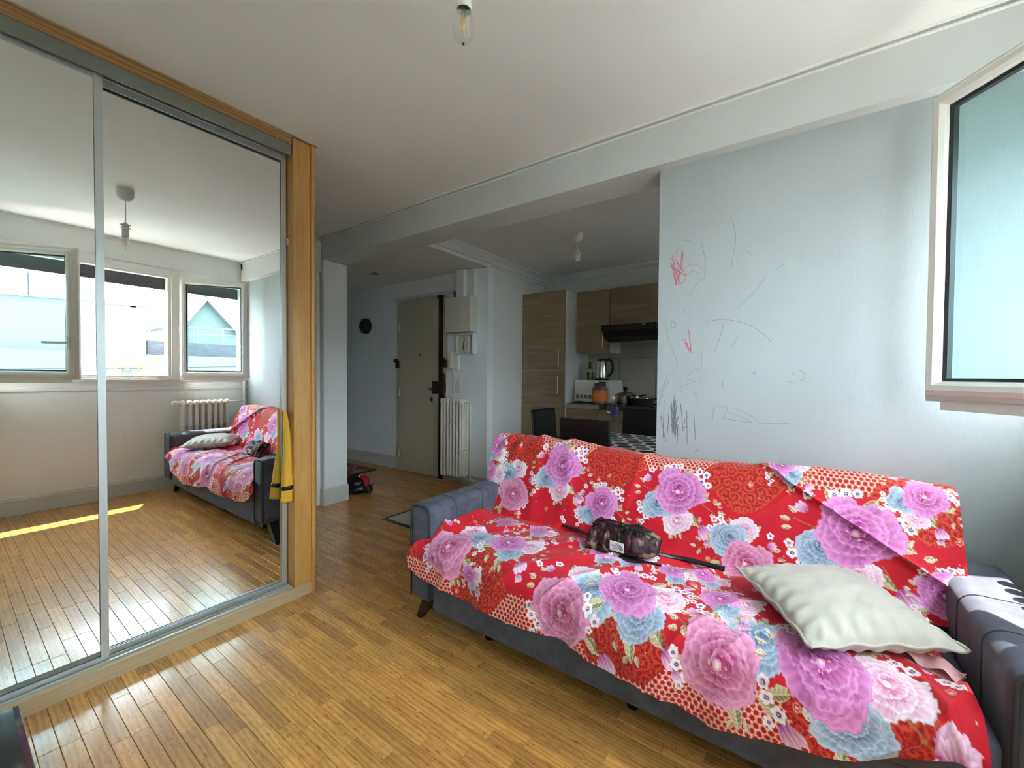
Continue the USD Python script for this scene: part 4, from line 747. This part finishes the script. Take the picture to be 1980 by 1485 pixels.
tk = thing('wall_socket', 'double white wall socket above the hall radiator', 'socket', (-3.245, HY, 1.02)); obj('plate', rb((-.035, -.012, .085), (.04, -.001, .155), .004), M_white, tk); obj('plate', rb((-.035, -.014, .0), (.04, -.001, .078), .004), M_white, tk); obj('trunking', rb((-.085, -.015, -.02), (-.05, -.001, .24), .003), M_white, tk)
# rug, rucksack
n1_, n2_ = 130, 60; gx, gy = np.meshgrid(np.linspace(-5.70, -4.46, n1_), np.linspace(2.86, 3.305, n2_)); rc = np.tile(lin(112, 44, 50), (gx.size, 1)); fx, fy = gx.ravel(), gy.ravel()
ed = np.minimum.reduce([-4.46 - fx, fx + 5.70, fy - 2.86, 3.305 - fy]); dd = np.abs(((fx + 5.3) / .3) % 1 - .5) + np.abs((fy - 3.08) / .36); rc[dd < .62] = lin(150, 108, 104); rc[dd < .46] = lin(96, 32, 40); rc[(dd < .3)] = lin(168, 130, 120); rc[(ed < .05) & (ed > .02)] = lin(140, 92, 86); rc[ed < .02] = lin(70, 22, 28)
rg_ = thing('rug', 'small dark red patterned rug on the hall floor', 'rug', (0, 0, 0))
m = grid(np.stack([gx, gy, 0 * gx + .009], -1).reshape(-1, 3), n1_, n2_); colored('pile', m, rc, M_print, rg_); obj('edge', cb((-5.702, 2.858, .0005), (-4.458, 3.307, .0085), .003), M_maroon, rg_, False)
rk = thing('rucksack', 'small black and red rucksack on the floor behind the pillar', 'rucksack', (-3.755, 2.52, 0), 12)
def lump(c, r, seed, amp=.18, f=12):
    m = trimesh.creation.icosphere(4); v = m.vertices * (np.array(r) * (1 + amp * (meshkit.fbm(m.vertices * f / 6, 3, seed) - .5)[:, None] * 2)); v += np.array(c); v[:, 2] = np.maximum(v[:, 2], .001); m.vertices = v; return m
obj('body', lump((0, 0, .085), (.125, .105, .10), 3), M_black, rk, True); obj('pocket', lump((.085, .035, .12), (.055, .05, .065), 6), M_red, rk, True); obj('pocket', lump((.105, .05, .05), (.06, .05, .05), 9), M_brown, rk, True)
obj('strap', tube(spline([(.13, .05, .08), (.165, .06, .10), (.185, .055, .098)], 10), .008, 6, flat=.3), M_black, rk); obj('buckle', rb((.09, -.03, .055), (.115, -.02, .075), .004), M_white, rk); obj('buckle', rb((.035, -.0, .17), (.05, .012, .188), .004), M_white, rk); obj('handle', tube(spline([(.0, -.01, .175), (.02, .0, .20), (.05, .01, .195)], 10), .007, 6), M_black, rk)

# ------------------------------------------------------------------ kitchen
def cabinet(name, label, x0, x1, y0, y1, z0, z1, fronts, body=M_kwhite):
    """fronts: list of (x0,x1,z0,z1,kind,handle) ; handle=(x,z0,z1) vertical bar or (x0,x1,z) horizontal bar"""
    t = thing(name, label, 'cabinet', (0, 0, 0)); obj('body', bx((x0, y0 + .02, z0), (x1, y1, z1)), body, t, False)
    for a, b, c, d, kind, hd in fronts:
        f = obj(kind, cb((a + .0015, y0 + .0, c + .0015), (b - .0015, y0 + .019, d - .0015), .001), M_kwood, t, False)
        if hd:
            if hd[0] == 'v': pts = [(hd[1], y0, hd[2] + .012), (hd[1], y0 - .03, hd[2] + .012), (hd[1], y0 - .03, hd[3] - .012), (hd[1], y0, hd[3] - .012)]
            else: pts = [(hd[1] + .012, y0, hd[3]), (hd[1] + .012, y0 - .03, hd[3]), (hd[2] - .012, y0 - .03, hd[3]), (hd[2] - .012, y0, hd[3])]
            ms = [tube([pts[i], pts[i + 1]], .0055, 8) for i in range(3)]; obj('handle', cat_(ms), M_steel, f)
    return t
KF = 4.18
cabinet('tall_cabinet', 'tall grey-brown veneered fridge housing at the left end of the kitchen', -2.815, -2.212, KF, KY - .002, .0, 2.212, [(-2.815, -2.232, 1.29, 2.212, 'door', ('v', -2.297, 1.335, 1.545)), (-2.815, -2.232, .10, 1.29, 'door', ('v', -2.303, 1.02, 1.235))])
UF = 4.42
cabinet('wall_cabinet', 'grey-brown wall cupboard above the microwave', -2.205, -1.796, UF, KY - .002, 1.497, 2.212, [(-2.205, -1.796, 1.497, 2.212, 'door', ('v', -1.862, 1.543, 1.704))])
cabinet('wall_cabinet', 'grey-brown wall cupboard above the cooker hood', -1.79, -1.19, UF, KY - .002, 1.79, 2.212, [(-1.79, -1.19, 1.79, 2.212, 'door', None)])
cabinet('wall_cabinet', 'grey-brown wall cupboard right of the cooker hood', -1.186, -.60, UF, KY - .002, 1.497, 2.212, [(-1.186, -.60, 1.497, 2.212, 'door', None)])
cabinet('base_cabinet', 'grey-brown base cabinet with drawer under the microwave', -2.208, -1.828, KF, KY - .002, .0, .866, [(-2.208, -1.828, .725, .866, 'drawer', ('h', -2.131, -1.936, .805)), (-2.208, -1.828, .10, .725, 'door', ('v', -1.88, .48, .66))])
cabinet('base_cabinet', 'grey-brown base cabinet under the hob', -1.824, -1.20, KF, KY - .002, .0, .866, [(-1.824, -1.20, .725, .866, 'drawer', ('h', -1.65, -1.40, .805)), (-1.824, -1.20, .10, .725, 'door', None)])
cabinet('base_cabinet', 'grey-brown base cabinet right of the hob, mostly hidden', -1.196, -.60, KF, KY - .002, .0, .866, [(-1.196, -.60, .10, .866, 'door', None)])
wt = thing('worktop', 'dark speckled kitchen worktop with pale front edge', 'worktop', (0, 0, 0)); obj('slab', cb((-2.209, KF - .015, .868), (-.60, KY - .002, .916), .002), M_top, wt, False); obj('front_edge', cb((-2.209, KF - .0185, .8685), (-1.80, KF - .0152, .9155), .0), M_topedge, wt, False)
hb = thing('hob', 'black glass hob set on the worktop', 'hob', (-1.47, 4.46, .9165)); obj('glass', cb((-.29, -.285, 0), (.29, .25, .008), .002), M_gloss, hb, False)
for x, y_ in ((-.14, -.12), (.14, -.12), (-.14, .12), (.14, .12)): obj('burner', lathe([(0, .0085), (.07, .0085), (.07, .010), (0, .010)], 28, (x, y_, 0)), M_black, hb)
sp_ = struct('wall_splashback', 'large greige wall tiles above the worktop'); obj('grout', bx((-2.209, KY - .006, .917), (-.6, KY, 1.50)), M_grout, sp_, False)
for i, (xa, xb_) in enumerate(((-2.208, -1.811), (-1.807, -1.38), (-1.376, -.95), (-.946, -.602))):
    for za, zb_ in ((.918, 1.175), (1.179, 1.443)): obj('wall_tile', bx((xa + .002, KY - .011, za), (xb_ - .002, KY - .006, zb_)), M_tile, sp_, False)
obj('upper_panel', bx((-2.208, KY - .009, 1.447), (-.602, KY - .006, 1.79)), M_tile, sp_, False)
ho = thing('cooker_hood', 'black visor cooker hood under the wall cupboard', 'cooker hood', (0, 0, 0))
obj('canopy', extr([(4.12, 1.765), (KY - .01, 1.765), (KY - .01, 1.60), (4.30, 1.60), (4.20, 1.645), (4.15, 1.70), (4.12, 1.705)], .57, YZ(-1.765)), M_black, ho, False)
obj('filter', bx((-1.74, 4.32, 1.594), (-1.22, 4.74, 1.599)), M_steel, ho, False); obj('badge', bx((-1.71, 4.117, 1.74), (-1.64, 4.1195, 1.746)), M_steel, ho, False); obj('lamp_switch', bx((-1.33, 4.117, 1.745), (-1.30, 4.1195, 1.755)), M_steel, ho, False)
mw = thing('microwave', 'white microwave oven on the worktop beside the tall cabinet', 'microwave', (-1.968, 4.40, .9175))
obj('body', rb((-.234, .0, .010), (.215, .34, .262), .006), M_white, mw); obj('door', rb((-.234, -.028, .014), (.060, -.001, .260), .006), M_white, mw); obj('control_panel', rb((.068, -.012, .03), (.145, -.001, .245), .003), M_gloss, mw); obj('front_strip', rb((.148, -.010, .012), (.215, -.001, .260), .003), M_white, mw)
for k_ in range(4): obj('icon', bx((-.208 + k_ * .052, -.0295, .050), (-.208 + k_ * .052 + .036, -.0282, .092)), M_roof, mw, False)
obj('foot', cat_([rb((x, .05, 0), (x + .03, .08, .0105), .002) for x in (-.21, .16)] + [rb((x, .27, 0), (x + .03, .30, .0105), .002) for x in (-.21, .16)]), M_black, mw)
ke = thing('kettle', 'steel and black electric kettle on top of the microwave', 'kettle', (-1.915, 4.50, 1.181))
obj('base', lathe([(0, 0), (.078, 0), (.08, .018), (.07, .022), (0, .022)], 32), M_black, ke); obj('body', lathe([(0, .022), (.072, .022), (.075, .03), (.073, .10), (.066, .17), (.058, .218), (0, .218)], 36), M_steel, ke, 40); obj('lid', lathe([(.058, .2185), (.056, .232), (.03, .245), (0, .247)], 32), M_black, ke)
obj('handle', tube(spline([(.052, 0, .228), (.105, 0, .226), (.128, 0, .18), (.118, 0, .09), (.078, 0, .045)], 30), .014, 10), M_black, ke); obj('spout', hull([(-.055, -.02, .215), (-.055, .02, .215), (-.082, 0, .205), (-.062, -.016, .17), (-.062, .016, .17)]), M_steel, ke)
gb = thing('oil_bottle', 'green glass oil bottle on the microwave left of the kettle', 'bottle', (-2.055, 4.48, 1.181)); obj('body', lathe([(0, 0), (.034, 0), (.036, .01), (.036, .11), (.030, .14), (.017, .165), (.014, .19), (0, .19)], 28), M_green, gb, 40); obj('cap', lathe([(.0145, .1905), (.015, .205), (.0, .206)], 20), M_maroon, gb); obj('label', lathe([(.0365, .09), (.0368, .09), (.0368, .13), (.0335, .13)], 28), M_plinth, gb)
ja = thing('food_jar', 'big clear jar with orange label and dark red lid in front of the microwave', 'jar', (-1.84, 4.275, .9175)); obj('jar_body', lathe([(0, 0), (.078, 0), (.084, .012), (.086, .09), (.083, .16), (.07, .195), (.056, .205), (0, .205)], 36), P('jar_contents', lin(104, 98, 92), .25), ja, 40); lb = obj('label', lathe([(.0862, .035), (.0872, .035), (.0872, .155), (.0848, .155)], 36), M_orange, ja); obj('lid', lathe([(.058, .2055), (.060, .207), (.060, .232), (.055, .236), (0, .236)], 32), M_maroon, ja); obj('label_print', hull([(-.03 + x, -.0885, .10 + z) for x in (0, .05) for z in (0, .02)] + [(-.03 + x, -.082, .10 + z) for x in (0, .05) for z in (0, .02)]), M_plinth, lb, False)
pa = thing('saucepan', 'steel saucepan with glass lid on the left back of the hob', 'saucepan', (-1.63, 4.50, .9275)); obj('pan_body', lathe([(0, 0), (.10, 0), (.108, .008), (.112, .085), (.116, .09), (.104, .09), (.10, .012), (0, .012)], 40), M_steel, pa, 40); obj('lid', lathe([(.114, .0905), (.11, .10), (.06, .118), (.02, .124), (0, .124)], 36), P('pan_lid', lin(120, 120, 118), .25, metallic=.6), pa, True); obj('knob', lathe([(0, .1245), (.012, .1245), (.012, .14), (.026, .15), (.028, .175), (.02, .18), (0, .18)], 24), M_black, pa); obj('handle', tube([(.108, .03, .07), (.15, .06, .085), (.20, .09, .09)], .009, 8), M_black, pa)
fp = thing('frying_pan', 'dark deep frying pan with steel rim on the right of the hob', 'frying pan', (-1.40, 4.36, .9275)); obj('pan_body', lathe([(0, 0), (.095, 0), (.105, .01), (.125, .07), (.128, .072), (.120, .072), (.10, .012), (0, .012)], 40), P('pan_metal', lin(90, 90, 88), .3, metallic=.8), fp, 40); obj('rim', lathe([(.120, .0725), (.1285, .0725), (.128, .078), (.121, .078)], 40), M_steel, fp); obj('handle', tube([(.12, .02, .06), (.19, .05, .08), (.28, .08, .085)], .010, 8), M_black, fp)
pc = thing('saucepan', 'second pan standing behind on the right of the hob', 'pan', (-1.335, 4.60, .9275)); obj('pan_body', lathe([(0, 0), (.08, 0), (.09, .008), (.094, .06), (.097, .062), (.088, .062), (.085, .012), (0, .012)], 36), M_steel, pc, 40); obj('handle', tube([(-.09, 0, .05), (-.15, .01, .07), (-.20, .02, .075)], .008, 8), M_black, pc)
# pipes along the kitchen side wall
kp = thing('gas_pipe', 'painted pipe running under the kitchen cornice and down the corner', 'pipe', (0, 0, 0)); obj('pipe', tube(spline([(KX + .02, 3.53, KH - .115), (KX + .02, 4.0, KH - .118), (KX + .02, 4.55, KH - .12), (KX + .022, 4.70, KH - .125), (KX + .03, 4.735, KH - .17), (KX + .03, 4.74, 2.22)], 60), .009, 8), M_paint, kp)
for y_ in (3.85, 4.45): obj('clip', rb((KX, y_ - .008, KH - .135), (KX + .034, y_ + .008, KH - .10), .003), M_white, kp)
# table, cloth, chairs, water bottle
tb = thing('dining_table', 'kitchen table under a black and white patterned oilcloth', 'table', (-.98, 2.95, 0))
obj('tabletop', rb((-.62, -.42, .715), (.62, .42, .742), .004), M_kwhite, tb)
for sx in (-1, 1):
    for sy in (-1, 1): obj('leg', rb((sx * .57 - .022, sy * .37 - .022, 0), (sx * .57 + .022, sy * .37 + .022, .714), .004), M_black, tb)
x0, x1, y0, y1 = -1.61, -.35, 2.522, 3.378; nx, ny = 300, 210; gx, gy = np.meshgrid(np.linspace(x0 - .16, x1 + .16, nx), np.linspace(y0 - .16, y1 + .16, ny)); fx, fy = gx.ravel(), gy.ravel()
hx, hy = .125, .108; row = np.floor(fy / hy); px = ((fx / hx + .5 * (row % 2)) % 1 - .5) * hx; py = ((fy / hy) % 1 - .5) * hy; ids = np.floor(fx / hx + .5 * (row % 2)) * 7 + row * 13; rr = np.hypot(px, py); tc = np.tile(lin(206, 204, 200), (fx.size, 1))
tc[rr < .050] = lin(30, 30, 32); sel = (ids % 3 == 0); tc[(rr < .050) & sel & (np.sin(px * 260 + py * 120) > .2)] = lin(150, 150, 150); hexd = np.maximum(np.abs(px), np.abs(px) * .5 + np.abs(py) * .866); tc[(hexd > .0545) & (ids % 2 == 0)] = lin(240, 240, 238); tc[(ids % 5 == 1) & (rr < .03)] = lin(120, 120, 122)
ox = np.maximum(np.maximum(x0 - fx, fx - x1), 0); oy = np.maximum(np.maximum(y0 - fy, fy - y1), 0); Zt = .7455 - ox - oy + .0; Xt, Yt = np.clip(fx, x0 - .004, x1 + .004) + np.sign(fx - (x0 + x1) / 2) * (ox > 0) * (.004 + .006 * np.sin(fy * 22)), np.clip(fy, y0 - .004, y1 + .004) + np.sign(fy - (y0 + y1) / 2) * (oy > 0) * (.004 + .006 * np.sin(fx * 20))
colored('tablecloth', grid(np.stack([Xt, Yt, Zt], -1).reshape(-1, 3), nx, ny), tc, M_print, None, 'oilcloth with black discs and white hexagons on the kitchen table', None, 'tablecloth')
def chair(label, loc, rotz, first=None, top=.948):
    if first is not None: return dup(first, loc, rotz, label)
    t = thing('dining_chair', label, 'chair', loc, rotz, 'black chairs at the kitchen table')
    obj('seat', rb((-.185, -.19, .43), (.185, .20, .475), .016), M_leather, t)
    bk_ = extr([(-.205, .44), (-.178, .44), (-.225, top - .01), (-.24, top), (-.262, top - .008)], .34, YZ(-.17)); obj('backrest', bk_, M_leather, t, False)
    [obj('back_seam', tube([(s_ * .172, -.205, .46), (s_ * .172, -.245, top - .02)], .004, 6), M_gasket, t) for s_ in (-1, 1)]
    for sx in (-1, 1):
        for sy in (-1, 1): obj('leg', tube([(sx * .155, sy * .165, .431), (sx * .17, sy * .185, 0)], [.015, .012], 8), M_black, t)
    return t
c1_ = chair('black leatherette dining chair with its back to the sofa, nearest of the kitchen chairs', (-1.165, 2.70, 0), 0)
chair('black leatherette dining chair seen side-on at the left end of the kitchen table', (-1.575, 3.03, 0), -90, c1_)
chair('black leatherette dining chair on the far side of the table by the hob', (-1.13, 3.31, 0), 180, c1_)
wb_ = thing('water_bottle', 'clear plastic water bottle with blue label on the kitchen table', 'bottle', (-1.155, 2.93, .748))
pf = [(0, 0), (.036, 0), (.042, .008)] + [(.042 - .002 * (k % 2), .015 + .0125 * k) for k in range(14)] + [(.043, .20), (.043, .235), (.040, .25), (.030, .275), (.018, .295), (.0145, .30), (.0145, .312)]
obj('body', lathe(pf, 32), M_bottle, wb_, 50); obj('label', lathe([(.0435, .196), (.0442, .196), (.0442, .234), (.0435, .234)], 32), M_navy, wb_); obj('cap', lathe([(.0150, .3125), (.0155, .3125), (.0155, .328), (0, .329)], 20), M_white, wb_); obj('label_print', hull([(-.012 + .02 * math.cos(a_), -.0455 + .004 * abs(math.cos(a_)), .215 + .012 * math.sin(a_)) for a_ in np.linspace(0, 6.2, 14)] + [(-.012 + .02 * math.cos(a_), -.0440 + .004 * abs(math.cos(a_)), .215 + .012 * math.sin(a_)) for a_ in np.linspace(0, 6.2, 14)]), M_white, wb_, False)

# ------------------------------------------------------------------ low black table at the lower left, paper scrap on the floor
lt = thing('low_table', 'low glossy black table at the lower left in front of the mirror', 'table', (0, 0, 0))
obj('table_top', hull([(x, y, z) for z, i in ((.185, .0), (.232, .0), (.240, .012)) for x in (-1.90 + i, -1.25 - i) for y in (.138 - i, -.50 + i)]), M_gloss, lt, False)
obj('edge_strip', bx((-1.895, .1382, .188), (-1.255, .1405, .226)), M_black, lt, False)
for x in (-1.85, -1.30):
    for y_ in (-.45, .09): obj('leg', rb((x - .022, y_ - .022, 0), (x + .022, y_ + .022, .184), .004), M_black, lt)
ps_ = thing('paper_scrap', 'tiny pink paper scrap on the parquet in front of the sofa', 'paper', (-1.135, 1.005, .0006), 30); obj('paper', cat_([hull([(0, 0, 0), (.014, .003, 0), (.006, .012, .003), (0, 0, .0006), (.014, .003, .0008)])]), M_pink, ps_, False)

# ------------------------------------------------------------------ outside: street, houses seen in the mirror
GZ = -5.0
gr = struct('ground', 'street level outside the windows'); obj('street', bx((XW + .3, -60, GZ - .2), (90, 60, GZ)), M_ground, gr, False)
def house(name, label, parts):
    t = thing(name, label, 'building', (0, 0, 0))
    for nm, m, mat in parts: obj(nm, m, mat, t, False)
    return t
BX = 11.0
def S(y, z, X=BX): k_ = (X + 4.638) / (10 + 4.638); return (y * k_, 1.23 + (z - 1.23) * k_)   # as measured at 10 m
def wbox(a, b, d, X=BX): (ya, za), (yb_, zb_) = S(*a, X), S(*b, X); return bx((X, ya, za), (X + d, yb_, zb_))
y_l, z_l = S(-6, 2.55); y_r, z_r = S(3.39, 2.90); _, z_m = S(0, 1.60); y_rr, _ = S(7.5, 0)
hs = [('wall', hull([(x, y, z) for x in (BX, BX + 2.5) for y, z in ((y_l, z_m - .1), (y_r, z_m - .1), (y_l, z_l), (y_r, z_r))]), M_render), ('lower_wall', bx((BX - .6, y_l, GZ), (BX - .001, y_rr, z_m)), M_render)]
hs += [('window', wbox((2.585, 1.33), (2.90, 1.02), .0 + .05, BX - .63), M_roof), ('window', wbox((2.93, 1.31), (3.29, 1.02), .05, BX - .63), M_slate), ('wall_panel', wbox((2.1, 1.42), (2.4, 0.9), .03, BX - .62), M_kwhite), ('chimney', wbox((3.08, 3.05), (3.20, 2.86), .4), M_render)]
hs += [('parapet_cap', hull([(x, y, z) for x in (BX - .08, BX + .3) for y, z in ((y_l, z_l), (y_r + .04, z_r), (y_l, z_l + .03), (y_r + .04, z_r + .03))]), M_roof)]
house('building', 'long white rendered building with flat roof opposite, seen in the mirror', hs)
yd0, zd0 = S(3.44, 1.93, BX + 1); yd1, zd1 = S(7.5, 1.62, BX + 1)
parts = [('cladding', bx((BX + 1, yd0, zd1 - .6), (BX + 3, yd1, zd0 + .08)), M_slate)]
for yy, zz in ((3.46, 2.42), (4.2, 2.45), (4.6, 2.46), (5.23, 2.48)): ya, za = S(yy, zz, BX + 1); parts.append(('railing_post', tube([(BX + 1.05, ya, zd0), (BX + 1.05, ya, za)], .02, 6), M_roof))
ya, za = S(3.46, 2.42, BX + 1); yb2, zb2 = S(5.6, 2.49, BX + 1); parts.append(('railing', cat_([tube([(BX + 1.05, ya, za), (BX + 1.05, yb2, zb2)], .025, 6), tube([(BX + 1.05, ya, za - .25), (BX + 1.05, yb2, zb2 - .22)], .015, 6)]), M_roof))
house('terrace', 'dark clad roof terrace with railing right of the white building', parts)
GX = 15.0; q = [S(5.5, 1.4, GX), S(5.5, 2.10, GX), S(6.10, 3.30, GX) if False else S(4.2, 2.45, GX), S(4.72, 3.34, GX), S(5.5, 2.5, GX), S(6.2, 1.9, GX), S(6.2, 1.4, GX), S(4.2, 1.4, GX)]
g0, gA, g1, gb0, gb1 = S(4.20, 2.45, GX), S(4.745, 3.26, GX), S(5.6, 2.30, GX), S(4.20, 1.2, GX), S(5.6, 1.2, GX)
gab = hull([(x, y, z) for x in (GX, GX + 6) for y, z in (g0, gA, g1, gb0, gb1)])
house('gabled_house', 'pale house with pitched roof and ball finial beyond the terrace', [('gable_wall', gab, M_render), ('roof', cat_([hull([(x, y, z) for x in (GX - .3, GX + 6.2) for y, z in (gA, g0, (gA[0], gA[1] + .16), (g0[0] - .15, g0[1] + .04))]), hull([(x, y, z) for x in (GX - .3, GX + 6.2) for y, z in (gA, g1, (gA[0], gA[1] + .16), (g1[0] + .15, g1[1] + .04))])]), M_roof), ('finial', trimesh.creation.icosphere(2, .16).apply_translation((GX - .1, gA[0], gA[1] + .30)), M_roof)])
an_ = thing('aerial', 'thin television aerial on the white building roof', 'aerial', (BX + .5, S(1.36, 0)[0], S(0, 2.86)[1])); obj('mast', tube([(0, 0, 0), (0, 0, .62)], .015, 6), M_wire, an_)
for z in (.30, .45, .58): obj('crossbar', tube([(0, -.07, z), (0, .07, z)], .008, 6), M_wire, an_)
wi = thing('overhead_wire', 'overhead wire crossing in front of the white building', 'wire', (9.0, 0, 0)); obj('wire', tube([(0, -12, .9), (0, -4, 1.02), (0, S(.9, 0, 9.0)[0], S(0, 1.15, 9.0)[1]), (0, S(5.5, 0, 9.0)[0], S(0, 1.33, 9.0)[1]), (0, 12, 1.7)], .014, 6), M_wire, wi)
tr = thing('young_tree', 'green treetop rising below the dark windows of the white building', 'tree', (8.9, S(3.18, 0, 8.9)[0], GZ)); obj('trunk', tube([(0, 0, 0), (.05, 0, 3.4), (0, 0, 5.6)], [.08, .06, .03], 8), M_leg, tr)
lv = []; r_ = np.random.default_rng(3)
for _ in range(420):
    c = r_.normal(0, 1, 3) * (.24, .20, .30) + (0, 0, 5.72); d = r_.normal(0, 1, 3); d /= np.linalg.norm(d); e = np.cross(d, r_.normal(0, 1, 3)); e /= np.linalg.norm(e); f_ = np.cross(d, e) * .03
    lv.append(hull([c, c + e * .05 + f_, c + e * .05 - f_, c + e * .12, c + e * .05 + np.cross(e, f_) * .3]))
obj('foliage', cat_(lv), M_leaf, tr, False, kind='stuff')
